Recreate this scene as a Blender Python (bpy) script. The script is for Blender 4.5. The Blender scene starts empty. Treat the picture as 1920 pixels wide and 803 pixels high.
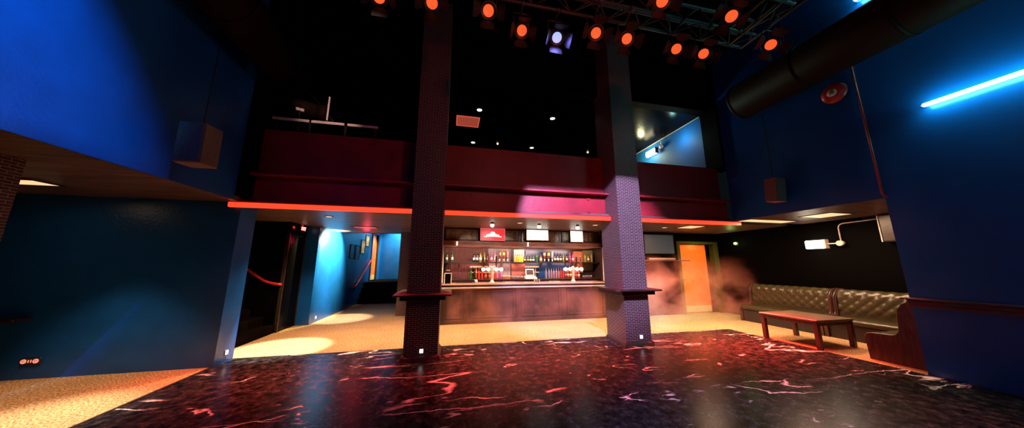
import bpy, bmesh, math, random
from mathutils import Vector, Matrix, Euler
random.seed(7)
PI = math.pi
C = bpy.context.scene.collection
SC = bpy.context.scene

# ------------------------------------------------------------------ helpers
class MB:
    """collects primitives into one mesh"""
    def __init__(s, xf=None):
        s.bm = bmesh.new(); s.xf = xf or Matrix.Identity(4); s.mats = []; s.cur = 0
    def mat(s, m):
        if m not in s.mats: s.mats.append(m)
        s.cur = s.mats.index(m); return s
    def _fin(s, verts, smooth=False):
        fs = set()
        for v in verts:
            v.co = s.xf @ v.co
            for f in v.link_faces: fs.add(f)
        for f in fs:
            f.material_index = s.cur; f.smooth = smooth
    def box(s, x0, y0, z0, x1, y1, z1, bev=0.0, seg=1):
        g = bmesh.ops.create_cube(s.bm, size=1.0); vs = g['verts']
        cx, cy, cz = (x0+x1)/2, (y0+y1)/2, (z0+z1)/2
        for v in vs:
            v.co = Vector((cx+v.co.x*abs(x1-x0), cy+v.co.y*abs(y1-y0), cz+v.co.z*abs(z1-z0)))
        if bev > 0:
            es = {e for v in vs for e in v.link_edges}
            r = bmesh.ops.bevel(s.bm, geom=list(es), offset=bev, segments=seg, profile=0.5, affect='EDGES')
            vs = list({v for f in r['faces'] for v in f.verts} | {v for v in vs if v.is_valid})
        s._fin(vs); return s
    def poly(s, pts, smooth=False):
        vs = [s.bm.verts.new(Vector(p)) for p in pts]
        s.bm.faces.new(vs); s._fin(vs, smooth); return s
    def ring_surf(s, rings, closed=True, caps=True, smooth=True):
        """rings: list of lists of points"""
        n = len(rings[0]); vr = [[s.bm.verts.new(Vector(p)) for p in r] for r in rings]
        for a, b in zip(vr[:-1], vr[1:]):
            for i in range(n if closed else n-1):
                j = (i+1) % n
                try: s.bm.faces.new((a[i], a[j], b[j], b[i]))
                except ValueError: pass
        allv = [v for r in vr for v in r]
        s._fin(allv, smooth)
        if caps and closed:
            for r, fl in ((vr[0], True), (vr[-1], False)):
                try:
                    f = s.bm.faces.new(list(reversed(r)) if fl else r)
                    f.material_index = s.cur; f.smooth = False
                except ValueError: pass
        return s
    def cyl(s, p0, p1, r0, r1=None, seg=16, caps=True):
        r1 = r0 if r1 is None else r1
        p0, p1 = Vector(p0), Vector(p1); d = (p1-p0).normalized()
        a = Vector((0, 0, 1)) if abs(d.z) < .9 else Vector((1, 0, 0))
        u = d.cross(a).normalized(); w = d.cross(u)
        rg = lambda p, r: [p+(u*math.cos(t)+w*math.sin(t))*r for t in [2*PI*i/seg for i in range(seg)]]
        return s.ring_surf([rg(p0, r0), rg(p1, r1)], caps=caps)
    def lathe(s, prof, cen=(0, 0, 0), seg=14):
        c = Vector(cen)
        rings = [[c+Vector((r*math.cos(2*PI*i/seg), r*math.sin(2*PI*i/seg), z)) for i in range(seg)] for r, z in prof]
        return s.ring_surf(rings, caps=False)
    def tube(s, pts, r, seg=10):
        P = [Vector(p) for p in pts]; rings = []
        for i, p in enumerate(P):
            d = (P[min(i+1, len(P)-1)]-P[max(i-1, 0)]).normalized()
            a = Vector((0, 0, 1)) if abs(d.z) < .95 else Vector((1, 0, 0))
            u = d.cross(a).normalized(); w = d.cross(u)
            rings.append([p+(u*math.cos(2*PI*k/seg)+w*math.sin(2*PI*k/seg))*r for k in range(seg)])
        return s.ring_surf(rings)
    def prism(s, pts, a0, a1, axis='x', smooth=False):
        """2D outline extruded along axis; pts are the two other coordinates in order"""
        def P(q, a):
            return {'x': (a, q[0], q[1]), 'y': (q[0], a, q[1]), 'z': (q[0], q[1], a)}[axis]
        return s.ring_surf([[P(q, a0) for q in pts], [P(q, a1) for q in pts]], smooth=smooth)
    def build(s, name, mat=None, parent=None, loc=None):
        bm = s.bm
        bmesh.ops.recalc_face_normals(bm, faces=bm.faces[:])
        uv = bm.loops.layers.uv.new('UVMap')
        for f in bm.faces:
            n = f.normal; ax = max(range(3), key=lambda i: abs(n[i]))
            for l in f.loops:
                c = l.vert.co
                l[uv].uv = (c.y, c.z) if ax == 0 else (c.x, c.z) if ax == 1 else (c.x, c.y)
        me = bpy.data.meshes.new(name); bm.to_mesh(me); bm.free()
        for m in ([mat] if mat else s.mats): me.materials.append(m)
        o = bpy.data.objects.new(name, me); C.objects.link(o)
        if parent: o.parent = parent
        if loc: o.location = loc
        return o

def tag(o, label=None, cat=None, group=None, kind=None):
    if label: o['label'] = label
    if cat: o['category'] = cat
    if group: o['group'] = group
    if kind: o['kind'] = kind
    return o
def thing(name, label, cat, loc=(0, 0, 0), rz=0.0, group=None):
    o = bpy.data.objects.new(name, None); C.objects.link(o); o.empty_display_size = .1
    o.location = loc; o.rotation_euler = (0, 0, rz)
    return tag(o, label, cat, group)
def struct(o, label=None, cat=None):
    return tag(o, label, cat, kind='structure')
def copy_tree(o, parent=None):
    c = o.copy(); C.objects.link(c)
    if parent: c.parent = parent
    for ch in list(o.children): copy_tree(ch, c)
    return c
def text_mesh(name, body, size, mat, parent=None, loc=(0, 0, 0), rot=(0, 0, 0), depth=.002, bold=0.0, sx=1.0):
    cu = bpy.data.curves.new(name+'_c', 'FONT'); cu.body = body; cu.size = size; cu.extrude = depth
    cu.align_x = 'CENTER'; cu.align_y = 'CENTER'; cu.offset = bold
    t = bpy.data.objects.new(name+'_t', cu); C.objects.link(t)
    bpy.context.view_layer.update()
    dg = bpy.context.evaluated_depsgraph_get()
    me = bpy.data.meshes.new_from_object(t.evaluated_get(dg)); me.name = name
    bpy.data.objects.remove(t); bpy.data.curves.remove(cu)
    me.materials.clear(); me.materials.append(mat)
    for v in me.vertices: v.co.x *= sx
    o = bpy.data.objects.new(name, me); C.objects.link(o)
    if parent: o.parent = parent
    o.location = loc; o.rotation_euler = rot
    return o

# ------------------------------------------------------------------ materials
def newmat(name):
    m = bpy.data.materials.new(name); m.use_nodes = True
    nt = m.node_tree; nt.nodes.clear()
    out = nt.nodes.new('ShaderNodeOutputMaterial'); b = nt.nodes.new('ShaderNodeBsdfPrincipled')
    nt.links.new(b.outputs[0], out.inputs[0])
    return m, nt, b
def N(nt, t, **kw):
    n = nt.nodes.new(t)
    for k, v in kw.items():
        if k in n.inputs: n.inputs[k].default_value = v
        else: setattr(n, k, v)
    return n
def coords(nt, kind='Object', scale=(1, 1, 1)):
    tc = N(nt, 'ShaderNodeTexCoord'); mp = N(nt, 'ShaderNodeMapping'); mp.inputs['Scale'].default_value = scale
    nt.links.new(tc.outputs[kind], mp.inputs[0]); return mp.outputs[0]
def ramp(nt, fac, stops):
    r = N(nt, 'ShaderNodeValToRGB'); cr = r.color_ramp
    while len(cr.elements) < len(stops): cr.elements.new(.5)
    for e, (p, c) in zip(cr.elements, stops):
        e.position = p; e.color = (*c, 1) if len(c) == 3 else c
    nt.links.new(fac, r.inputs[0]); return r.outputs[0]
def simple(name, col, rough=.5, metal=0.0, bump=0.0, bscale=60, var=.12, spec=.5):
    """paint-like: a little tone variation and a fine bump"""
    m, nt, b = newmat(name)
    co = coords(nt); nz = N(nt, 'ShaderNodeTexNoise', Scale=bscale*.15, Detail=4.0)
    nt.links.new(co, nz.inputs['Vector'])
    d = [max(0, c*(1-var)) for c in col]; l = [min(1, c*(1+var)) for c in col]
    nt.links.new(ramp(nt, nz.outputs['Fac'], [(.3, d), (.7, l)]), b.inputs['Base Color'])
    b.inputs['Roughness'].default_value = rough; b.inputs['Metallic'].default_value = metal
    b.inputs['Specular IOR Level'].default_value = spec
    if bump > 0:
        n2 = N(nt, 'ShaderNodeTexNoise', Scale=bscale, Detail=3.0); nt.links.new(co, n2.inputs['Vector'])
        bp = N(nt, 'ShaderNodeBump', Strength=bump, Distance=.01)
        nt.links.new(n2.outputs['Fac'], bp.inputs['Height']); nt.links.new(bp.outputs[0], b.inputs['Normal'])
    return m
def emis(name, col, st):
    m, nt, b = newmat(name)
    b.inputs['Base Color'].default_value = (*[min(1, c*.5) for c in col], 1)
    b.inputs['Emission Color'].default_value = (*col, 1); b.inputs['Emission Strength'].default_value = st
    b.inputs['Roughness'].default_value = .4
    return m
def wood(name, c0, c1, rough=.4, scale=(1, 12, 12), bump=.1):
    m, nt, b = newmat(name)
    co = coords(nt, 'Object', scale)
    nz = N(nt, 'ShaderNodeTexNoise', Scale=2.2, Detail=6.0, Roughness=.65, Distortion=.4)
    nt.links.new(co, nz.inputs['Vector'])
    nt.links.new(ramp(nt, nz.outputs['Fac'], [(.32, c0), (.72, c1)]), b.inputs['Base Color'])
    b.inputs['Roughness'].default_value = rough
    bp = N(nt, 'ShaderNodeBump', Strength=bump, Distance=.01)
    nt.links.new(nz.outputs['Fac'], bp.inputs['Height']); nt.links.new(bp.outputs[0], b.inputs['Normal'])
    return m
def glassy(name, col, rough=.08, alpha=None, trans=.6):
    m, nt, b = newmat(name)
    b.inputs['Base Color'].default_value = (*col, 1); b.inputs['Roughness'].default_value = rough
    b.inputs['Transmission Weight'].default_value = trans; b.inputs['IOR'].default_value = 1.45
    return m

def mat_marble():
    m, nt, b = newmat('black_marble')
    L = nt.links.new
    co = coords(nt, 'Object', (1, 1, 1))
    wn = N(nt, 'ShaderNodeTexNoise', Scale=5.0, Detail=5.0, Roughness=.6); L(co, wn.inputs['Vector'])
    wm = N(nt, 'ShaderNodeVectorMath', operation='MULTIPLY_ADD'); L(wn.outputs['Color'], wm.inputs[0]); wm.inputs[1].default_value = (.16, .13, 0); L(co, wm.inputs[2]); cw = wm.outputs[0]
    # long thin veins: two level sets of warped noise
    def vein(scale, width, seed, det=6.0, dist=1.2, asp=(.2, 1.3), rot=0.0):
        mp = N(nt, 'ShaderNodeMapping'); mp.inputs['Location'].default_value = (seed, seed*.7, 0); mp.inputs['Scale'].default_value = (asp[0], asp[1], 1); mp.inputs['Rotation'].default_value = (0, 0, rot)
        L(cw, mp.inputs[0])
        n = N(nt, 'ShaderNodeTexNoise', Scale=scale, Detail=det, Roughness=.62, Distortion=dist)
        L(mp.outputs[0], n.inputs['Vector'])
        s = N(nt, 'ShaderNodeMath', operation='SUBTRACT'); L(n.outputs['Fac'], s.inputs[0]); s.inputs[1].default_value = .5
        a = N(nt, 'ShaderNodeMath', operation='ABSOLUTE'); L(s.outputs[0], a.inputs[0])
        r = N(nt, 'ShaderNodeMapRange'); r.inputs['From Min'].default_value = 0; r.inputs['From Max'].default_value = width
        r.inputs['To Min'].default_value = 1; r.inputs['To Max'].default_value = 0
        L(a.outputs[0], r.inputs['Value']); return r.outputs[0]
    def gate(scale, lo, hi, seed):
        mp = N(nt, 'ShaderNodeMapping'); mp.inputs['Location'].default_value = (seed, -seed, 0); L(co, mp.inputs[0])
        n = N(nt, 'ShaderNodeTexNoise', Scale=scale, Detail=3.0); L(mp.outputs[0], n.inputs['Vector'])
        r = N(nt, 'ShaderNodeMapRange'); r.inputs['From Min'].default_value = lo; r.inputs['From Max'].default_value = hi
        L(n.outputs['Fac'], r.inputs['Value']); return r.outputs[0]
    def mul(a, c):
        k = N(nt, 'ShaderNodeMath', operation='MULTIPLY'); L(a, k.inputs[0]); L(c, k.inputs[1]); return k.outputs[0]
    def mx(a, c):
        k = N(nt, 'ShaderNodeMath', operation='MAXIMUM'); L(a, k.inputs[0]); L(c, k.inputs[1]); return k.outputs[0]
    v1 = mul(vein(.7, .0055, 3.1, 3.0, .25, (.2, 1.15), .1), gate(.6, .52, .58, 9.0))
    v2 = mul(vein(.9, .0065, 17.3, 3.5, .3, (.26, 1.0), -.25), gate(.8, .55, .6, 4.0))
    v3 = mul(vein(.7, .011, 41.7, 4.0, .5, (.6, .8), .9), gate(1.5, .62, .66, 21.0))
    v4 = mul(vein(2.6, .016, 71.0, 3.0, .2, (.25, 1.0), .05), gate(1.6, .62, .67, 33.0))
    v3 = mx(v3, v4)
    v = mx(mx(v1, v2), v3)
    mott = N(nt, 'ShaderNodeTexNoise', Scale=9.0, Detail=8.0, Roughness=.75); L(co, mott.inputs['Vector'])
    base = ramp(nt, mott.outputs['Fac'], [(.42, (.003, .003, .003)), (.56, (.03, .025, .025)), (.75, (.1, .085, .085))])
    mix = N(nt, 'ShaderNodeMix', data_type='RGBA'); L(v, mix.inputs[0]); L(base, mix.inputs[6])
    mix.inputs[7].default_value = (.95, .9, .92, 1)
    L(mix.outputs[2], b.inputs['Base Color'])
    rr = N(nt, 'ShaderNodeMapRange'); rr.inputs['To Min'].default_value = .16; rr.inputs['To Max'].default_value = .36
    L(mott.outputs['Fac'], rr.inputs['Value']); L(rr.outputs[0], b.inputs['Roughness'])
    b.inputs['Specular IOR Level'].default_value = .06
    return m
def mat_carpet():
    m, nt, b = newmat('flecked_carpet'); L = nt.links.new
    co = coords(nt, 'Object', (1, 1, 1))
    n = N(nt, 'ShaderNodeTexNoise', Scale=46.0, Detail=5.0, Roughness=.8); L(co, n.inputs['Vector'])
    n2 = N(nt, 'ShaderNodeTexNoise', Scale=2.0, Detail=2.0); L(co, n2.inputs['Vector'])
    c = ramp(nt, n.outputs['Fac'], [(.38, (.1, .04, .014)), (.5, (.52, .28, .12)), (.6, (.95, .68, .38))])
    c2 = ramp(nt, n2.outputs['Fac'], [(.3, (.85, .85, .85)), (.7, (1, 1, 1))])
    mix = N(nt, 'ShaderNodeMix', data_type='RGBA', blend_type='MULTIPLY'); mix.inputs[0].default_value = 1
    L(c, mix.inputs[6]); L(c2, mix.inputs[7]); L(mix.outputs[2], b.inputs['Base Color'])
    b.inputs['Roughness'].default_value = .95; b.inputs['Specular IOR Level'].default_value = .1
    bp = N(nt, 'ShaderNodeBump', Strength=.5, Distance=.01); L(n.outputs['Fac'], bp.inputs['Height']); L(bp.outputs[0], b.inputs['Normal'])
    return m
def mat_brick():
    m, nt, b = newmat('dark_brick'); L = nt.links.new
    co = coords(nt, 'UV', (1, 1, 1))
    br = N(nt, 'ShaderNodeTexBrick', Scale=1.0)
    br.inputs['Color1'].default_value = (.022, .012, .01, 1); br.inputs['Color2'].default_value = (.05, .028, .024, 1)
    br.inputs['Mortar'].default_value = (.5, .32, .29, 1); br.inputs['Mortar Size'].default_value = .0032
    br.inputs['Brick Width'].default_value = .105; br.inputs['Row Height'].default_value = .033
    br.inputs['Mortar Smooth'].default_value = .3
    n = N(nt, 'ShaderNodeTexNoise', Scale=9.0, Detail=3.0); L(co, n.inputs['Vector'])
    ad = N(nt, 'ShaderNodeVectorMath', operation='MULTIPLY_ADD'); L(n.outputs['Color'], ad.inputs[0])
    ad.inputs[1].default_value = (.02, .012, 0); L(co, ad.inputs[2]); L(ad.outputs[0], br.inputs['Vector'])
    L(br.outputs['Color'], b.inputs['Base Color']); b.inputs['Roughness'].default_value = .45
    iv = N(nt, 'ShaderNodeMath', operation='SUBTRACT'); iv.inputs[0].default_value = 1; L(br.outputs['Fac'], iv.inputs[1])
    bp = N(nt, 'ShaderNodeBump', Strength=.7, Distance=.01); L(iv.outputs[0], bp.inputs['Height']); L(bp.outputs[0], b.inputs['Normal'])
    return m
def mat_smoke(dens=1.9):
    m = bpy.data.materials.new('smoke'); m.use_nodes = True; nt = m.node_tree; nt.nodes.clear(); L = nt.links.new
    out = N(nt, 'ShaderNodeOutputMaterial'); v = N(nt, 'ShaderNodeVolumeScatter')
    v.inputs['Color'].default_value = (.82, .25, .2, 1); v.inputs['Anisotropy'].default_value = .1
    tc = N(nt, 'ShaderNodeTexCoord')
    n = N(nt, 'ShaderNodeTexNoise', Scale=1.55, Detail=4.0, Roughness=.55, Distortion=.3); L(tc.outputs['Object'], n.inputs['Vector'])
    r = N(nt, 'ShaderNodeMapRange'); r.inputs['From Min'].default_value = .42; r.inputs['From Max'].default_value = .7
    L(n.outputs['Fac'], r.inputs['Value'])
    sep = N(nt, 'ShaderNodeSeparateXYZ'); L(tc.outputs['Generated'], sep.inputs[0])
    h = N(nt, 'ShaderNodeMapRange', interpolation_type='SMOOTHSTEP'); h.inputs['From Min'].default_value = .35; h.inputs['From Max'].default_value = 1.0
    h.inputs['To Min'].default_value = 1; h.inputs['To Max'].default_value = 0; L(sep.outputs[2], h.inputs['Value'])
    # fade at both ends in X and Y
    def fade(sock, w):
        a = N(nt, 'ShaderNodeMapRange', interpolation_type='SMOOTHSTEP'); a.inputs['From Max'].default_value = w; L(sock, a.inputs['Value'])
        bq = N(nt, 'ShaderNodeMapRange', interpolation_type='SMOOTHSTEP'); bq.inputs['From Min'].default_value = 1-w; bq.inputs['From Max'].default_value = 1
        bq.inputs['To Min'].default_value = 1; bq.inputs['To Max'].default_value = 0; L(sock, bq.inputs['Value'])
        k = N(nt, 'ShaderNodeMath', operation='MULTIPLY'); L(a.outputs[0], k.inputs[0]); L(bq.outputs[0], k.inputs[1]); return k.outputs[0]
    def mul(a, c):
        k = N(nt, 'ShaderNodeMath', operation='MULTIPLY'); L(a, k.inputs[0])
        if isinstance(c, float): k.inputs[1].default_value = c
        else: L(c, k.inputs[1])
        return k.outputs[0]
    d = mul(mul(mul(r.outputs[0], h.outputs[0]), fade(sep.outputs[0], .07)), fade(sep.outputs[1], .3))
    L(mul(d, dens), v.inputs['Density']); L(v.outputs[0], out.inputs['Volume'])
    return m

M = {}
M['blue'] = simple('blue_paint', (.006, .088, .36), .32, bump=.35, bscale=22)
M['blue_sheen'] = simple('blue_gloss_paint', (.006, .088, .36), .24, bump=.3, bscale=9)
M['black'] = simple('black_paint', (.0012, .001, .001), .7, spec=.03)
M['blackgloss'] = simple('black_lacquer', (.002, .0015, .0015), .22, bump=.25, bscale=14, spec=.05)
M['bluematte'] = simple('blue_matte_paint', (.008, .11, .36), .62, bump=.3, bscale=12, spec=.3)
M['parapet'] = simple('dark_oxblood_panel', (.22, .012, .016), .5, bump=.2, bscale=18, var=.2)
M['redpaint'] = simple('oxblood_paint', (.34, .014, .022), .45, bump=.3, bscale=18, var=.2)
M['marble'] = mat_marble(); M['carpet'] = mat_carpet(); M['brick'] = mat_brick(); M['smoke'] = mat_smoke(1.05); M['smoke_thick'] = mat_smoke(2.4)
M['soffit'] = wood('stained_soffit', (.008, .005, .004), (.26, .16, .115), .42, (.6, 7, 5), .12)
M['darkwood'] = wood('dark_wood', (.014, .008, .007), (.05, .026, .02), .35, (1.5, 10, 10))
M['redwood'] = wood('mahogany', (.022, .009, .008), (.12, .042, .032), .38, (9, 9, 1.2))
M['railwood'] = wood('ridged_mahogany', (.05, .012, .012), (.22, .05, .045), .4, (1, 1, 26), .5)
M['barwood'] = wood('bar_front_wood', (.012, .007, .006), (.045, .022, .019), .4, (8, 8, 1.4))
M['canopy'] = wood('canopy_wood', (.12, .04, .028), (.42, .17, .11), .4, (1, 9, 9))
M['countertop'] = wood('bar_top', (.3, .17, .14), (.55, .36, .3), .22, (1, 8, 8), .05)
M['leather'] = simple('dark_olive_leather', (.05, .038, .016), .26, bump=.2, bscale=90)
M['leatherbase'] = simple('dark_base_cloth', (.03, .018, .015), .7)
M['tabletop'] = wood('dark_table_top', (.07, .052, .035), (.2, .15, .1), .3, (1.2, 7, 7))
M['metal'] = simple('black_metal', (.014, .011, .011), .5, .1)
M['truss'] = simple('dark_truss_steel', (.018, .012, .009), .6, .1)
M['flap'] = simple('black_flap_metal', (.007, .006, .006), .6, spec=.15)
M['chrome'] = simple('brushed_steel', (.75, .72, .7), .25, 1.0)
M['chromep'] = simple('satin_steel_tap', (.8, .77, .74), .35, .3)
M['white'] = simple('white_plastic', (.8, .78, .75), .4)
M['pale'] = simple('pale_painted_metal', (.75, .62, .55), .4)
M['speaker'] = simple('speaker_cloth', (.22, .125, .105), .85, bump=.6, bscale=160)
M['duct'] = simple('painted_duct', (.014, .006, .0035), .6, spec=.06)
M['bellred'] = simple('alarm_red', (.5, .03, .025), .3)
M['handred'] = simple('handrail_red', (.6, .03, .035), .3)
M['door'] = simple('orange_door_paint', (.95, .2, .035), .25, bump=.05)
M['doorframe'] = simple('door_frame_gloss', (.06, .065, .018), .18)
M['kick'] = simple('brass_kick_plate', (.8, .6, .3), .4, .2)
M['tvgrey'] = emis('tv_screen_grey', (.038, .046, .056), .6)  # switched-off screen, its lit grey is put in as a faint glow
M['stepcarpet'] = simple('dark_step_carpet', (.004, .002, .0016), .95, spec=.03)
M['socket'] = simple('socket_plate', (.025, .012, .01), .5)
M['socketpin'] = emis('socket_neon', (1, .32, .2), .9)
M['nlight'] = emis('night_light_white', (1, .95, .9), 2.5)
M['led'] = emis('red_led_strip', (1, .06, .022), 1.35)
M['tube'] = emis('cyan_tube_light', (.2, 1.15, 1.05), 36)
M['orangelens'] = emis('orange_lens', (1, .11, .026), 1.05)
M['bluelens'] = emis('blue_white_lens', (.34, .42, 1.0), 1.35)
M['warmpanel'] = emis('warm_panel', (1, .7, .36), 1.0)
M['pinkpanel'] = emis('pink_panel', (1, .12, .13), .5)
M['warmbulb'] = emis('warm_bulb', (1, .85, .7), 3)
M['dl'] = emis('downlight_lens', (1, .62, .42), 1.6)
M['dlwhite'] = emis('white_downlight_lens', (1, .97, .92), 3)
M['sconce'] = emis('sconce_diffuser', (1, .86, .62), 7)
M['exitred'] = emis('exit_sign_red_glow', (1, .03, .035), .25)
M['exittext'] = emis('exit_letters', (1, .55, .5), 1.5)
M['redled'] = emis('red_indicator', (1, .03, .02), .6)
M['greenled'] = emis('green_lamp', (.62, 1, .3), 1.4)
M['signred'] = emis('lit_red_sign', (1, .045, .055), .85)
M['signwhite'] = emis('lit_white_sign', (1, 1, .9), 2.4)
M['signpale'] = emis('lit_cream_emblem', (1, .78, .6), 1.6)
M['signtext'] = simple('faded_green_print', (.35, .42, .3), .5)
M['leadglass'] = simple('leaded_glass', (.34, .33, .26), .25, bump=.8, bscale=30, var=.4)
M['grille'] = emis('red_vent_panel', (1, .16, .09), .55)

# bottle and bar palette
M['glass_green'] = glassy('green_glass', (.08, .3, .05)); M['glass_dark'] = simple('dark_bottle_glass', (.012, .016, .01), .08)
M['glass_amber'] = glassy('amber_glass', (.5, .13, .02)); M['glass_clear'] = glassy('clear_glass', (.82, .72, .78), .05, None, .75)
M['glass_red'] = glassy('red_liquor_glass', (.75, .06, .03), .06, None, .35); M['glass_purple'] = glassy('purple_liquor_glass', (.5, .06, .32), .06, None, .35)
M['glass_olive'] = glassy('olive_glass', (.4, .4, .08), .06, None, .5); M['juice_orange'] = simple('orange_juice', (.95, .36, .03), .15)
M['juice_yellow'] = simple('yellow_juice', (.95, .68, .06), .15); M['glass_pink'] = glassy('pink_glass', (.85, .3, .38), .06, None, .5)
M['glass_blue'] = glassy('pale_blue_glass', (.55, .7, .9), .05, None, .5)
M['lab_white'] = simple('white_label', (.82, .76, .68), .6); M['lab_yellow'] = simple('yellow_label', (.85, .62, .08), .6)
M['lab_pink'] = simple('pink_label', (.85, .42, .42), .6); M['lab_red'] = simple('red_label', (.7, .08, .06), .6)
M['lab_cream'] = simple('cream_label', (.75, .58, .38), .6)
M['cap'] = simple('bottle_cap', (.1, .08, .06), .4)

# ------------------------------------------------------------------ camera
H = 1.6
cam = bpy.data.cameras.new('camera'); co = bpy.data.objects.new('camera', cam); C.objects.link(co); SC.camera = co
cam.sensor_fit = 'HORIZONTAL'; cam.sensor_width = 36.0; cam.lens = 525.0*36/1920; cam.clip_start = .02; cam.clip_end = 200
co.location = (0, 0, H); co.rotation_euler = Euler((PI/2+math.radians(10.28), 0, -math.radians(12.36)), 'XYZ')
# image (1920x803) -> point on a plane; used to read positions off the photograph
_R = co.rotation_euler.to_matrix()
def ray(x, y): return _R @ Vector(((x-960)/525.0, (401.5-y)/525.0, -1.0))
def onX(x, y, X): d = ray(x, y); return Vector((0, 0, H))+d*(X/d.x)
def onY(x, y, Y): d = ray(x, y); return Vector((0, 0, H))+d*(Y/d.y)
def onZ(x, y, Z): d = ray(x, y); return Vector((0, 0, H))+d*((Z-H)/d.z)

S = 2.68          # soffit height
TOP = 7.2         # hall ceiling
XL, XR = -3.6, 6.94

# ------------------------------------------------------------------ setting
def sbox(name, m, *b, bev=0): return struct(MB().box(*b, bev=bev).build(name, m))
sbox('floor_marble', M['marble'], XL, -3, -.06, XR, 6.11, .004)
f = MB(); f.box(-8, -3, -.06, XL, 6.11, 0); f.box(-8, 6.11, -.06, 9.6, 13.07, 0); f.box(XR, 2.7, -.06, 9.6, 6.11, 0)
struct(f.build('floor_carpet', M['carpet']))
t = MB(); t.box(XL-.035, -3, 0, XL, 5.7, .008); t.box(XL, 6.11, 0, XR, 6.125, .006); struct(t.build('trim_1', M['darkwood']))

struct(MB().box(-3.95, -3, S+.004, XL, 5.5, TOP).build('wall_left', M['blue']))
struct(MB().box(-8, 5.7, 0, XL, 6.12, S).build('wall_left_alcove', M['blue']))
sbox('wall_left_end', M['black'], -8.2, -3, 0, -8, 6.12, S)
struct(MB().box(-8, -3, S, -3.95, 5.7, S+.08).box(-3.95, -3, S, XL-.003, 5.5, S+.003).box(-3.95, 5.5, S, XL, 5.7, S+.08).build('ceiling_left_alcove', M['soffit']))
struct(MB().box(XR, -3, 0, XR+.26, 3.06, S+.004).box(XR, -3, S+.004, XR+.26, 5.62, TOP).build('wall_right', M['blue_sheen']))
struct(MB().box(XR+.26, 2.7, S, 9.4, 5.62, S+.08).box(XR+.003, 3.06, S, XR+.26, 5.62, S+.003).build('ceiling_right_alcove', M['soffit']))
struct(MB().box(XR+.26, 2.8, 0, 9.4, 3.06, S).build('wall_right_return', M['black']))
struct(MB().box(9.25, 3.06, 0, 9.45, 8.4, S).build('wall_right_alcove', M['black']))
# black wall beyond the bar that carries television and door (opening left for the door)
w = MB(); w.box(4.98, 8.2, 0, 7.56, 8.5, S); w.box(7.56, 8.2, 2.4, 9.25, 8.5, S); w.box(7.56, 8.42, 0, 9.25, 8.5, 2.4)
struct(w.build('wall_back_right', M['black']))
struct(MB().box(-8, 5.98, S, 9.45, 10.4, S+.08).box(-3.6, 5.7, S, XR, 5.98, S+.06).build('ceiling_soffit', M['soffit']))
# main ceiling and rear of the facade
sbox('ceiling', M['black'], -4, -3, TOP, 7.3, 6.4, TOP+.1)
w = MB(); w.box(-3.95, 5.9, 5.85, 7.4, 6.15, TOP); w.box(-3.95, 5.5, S+.1, -3.54, 6.1, TOP); w.box(6.86, 5.62, 4.14, 7.36, 6.1, 5.85)
struct(w.build('wall_facade_frame', M['black']))
struct(MB().box(-3.6, 5.86, 3.22, XR, 6.02, 4.15).build('wall_balcony_parapet', M['parapet']))
# balcony room
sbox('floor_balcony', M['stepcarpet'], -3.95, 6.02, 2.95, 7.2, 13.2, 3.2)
sbox('ceiling_balcony', M['blackgloss'], -3.95, 6.15, 5.85, 7.2, 13.2, 5.95)
struct(MB().box(XR, 6.15, 3.2, XR+.2, 13.2, 5.85).build('wall_balcony_right', M['bluematte']))
w = MB(); w.box(-3.95, 13, 3.2, 7.2, 13.2, 5.85); w.box(-3.95, 6.15, 3.2, -3.75, 13, 5.85); struct(w.build('wall_balcony_back', M['black']))
struct(MB().box(XR-.012, 6.2, 5.83, XR-.002, 12.9, 5.85).build('trim_balcony', M['pale']))

# stair corner and hallway on the left
struct(MB().box(-4.06, 8.95, 0, -3.66, 9.1, S).build('wall_hall_corner', M['blue_sheen']))
struct(MB().box(-3.9, 9.1, 0, -3.66, 14.5, 3.9).build('wall_hall', M['blue']))
w = MB(); w.box(-4.2, 14.5, 3.15, -3.66, 15.75, 3.9); w.box(-4.2, 15.75, .85, -3.66, 16.4, 3.9); w.box(-4.4, 14.5, .85, -4.2, 15.75, 3.15)
w.box(-3.66, 16.4, .85, 1.5, 16.6, 3.9); struct(w.build('wall_hall_back', M['blue']))
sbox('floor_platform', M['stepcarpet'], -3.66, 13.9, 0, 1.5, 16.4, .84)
sbox('trim_platform', M['blue'], -3.66, 13.88, .78, 1.5, 13.93, .85)
sbox('ceiling_hall', M['black'], -4.2, 10.48, 3.9, 1.5, 16.6, 4.0)
sbox('wall_stair_front', M['black'], -6.6, 6.12, 0, -4.0, 6.3, S)
sbox('wall_stair_end', M['black'], -6.8, 6.12, 0, -6.6, 8.3, S+1.2)
w = MB(); w.box(-6.6, 8.12, 0, -4.06, 8.3, S); w.box(-4.06, 8.12, 2.38, -3.98, 8.95, S); struct(w.build('wall_stair_side', M['black']))

def steps(name, m, run, n, rise, dirx, x0, y0, y1, diry=0, label=''):
    t = MB()
    for i in range(n):
        if dirx: t.box(x0-run*(i+1)+0.0, y0, 0, x0-run*i, y1, rise*(i+1), bev=.012)
        else: t.box(x0, y0+run*i, 0, y1, y0+run*(i+1), rise*(i+1), bev=.012)
    return struct(t.build(name, m), label, 'stairs')
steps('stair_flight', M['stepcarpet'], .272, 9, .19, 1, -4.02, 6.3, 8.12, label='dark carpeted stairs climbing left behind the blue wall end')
steps('stair_hall', M['stepcarpet'], .21, 4, .21, 0, -3.66, 13.06, 1.5, label='dark hall steps up to the blue lit doorway')

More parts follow.
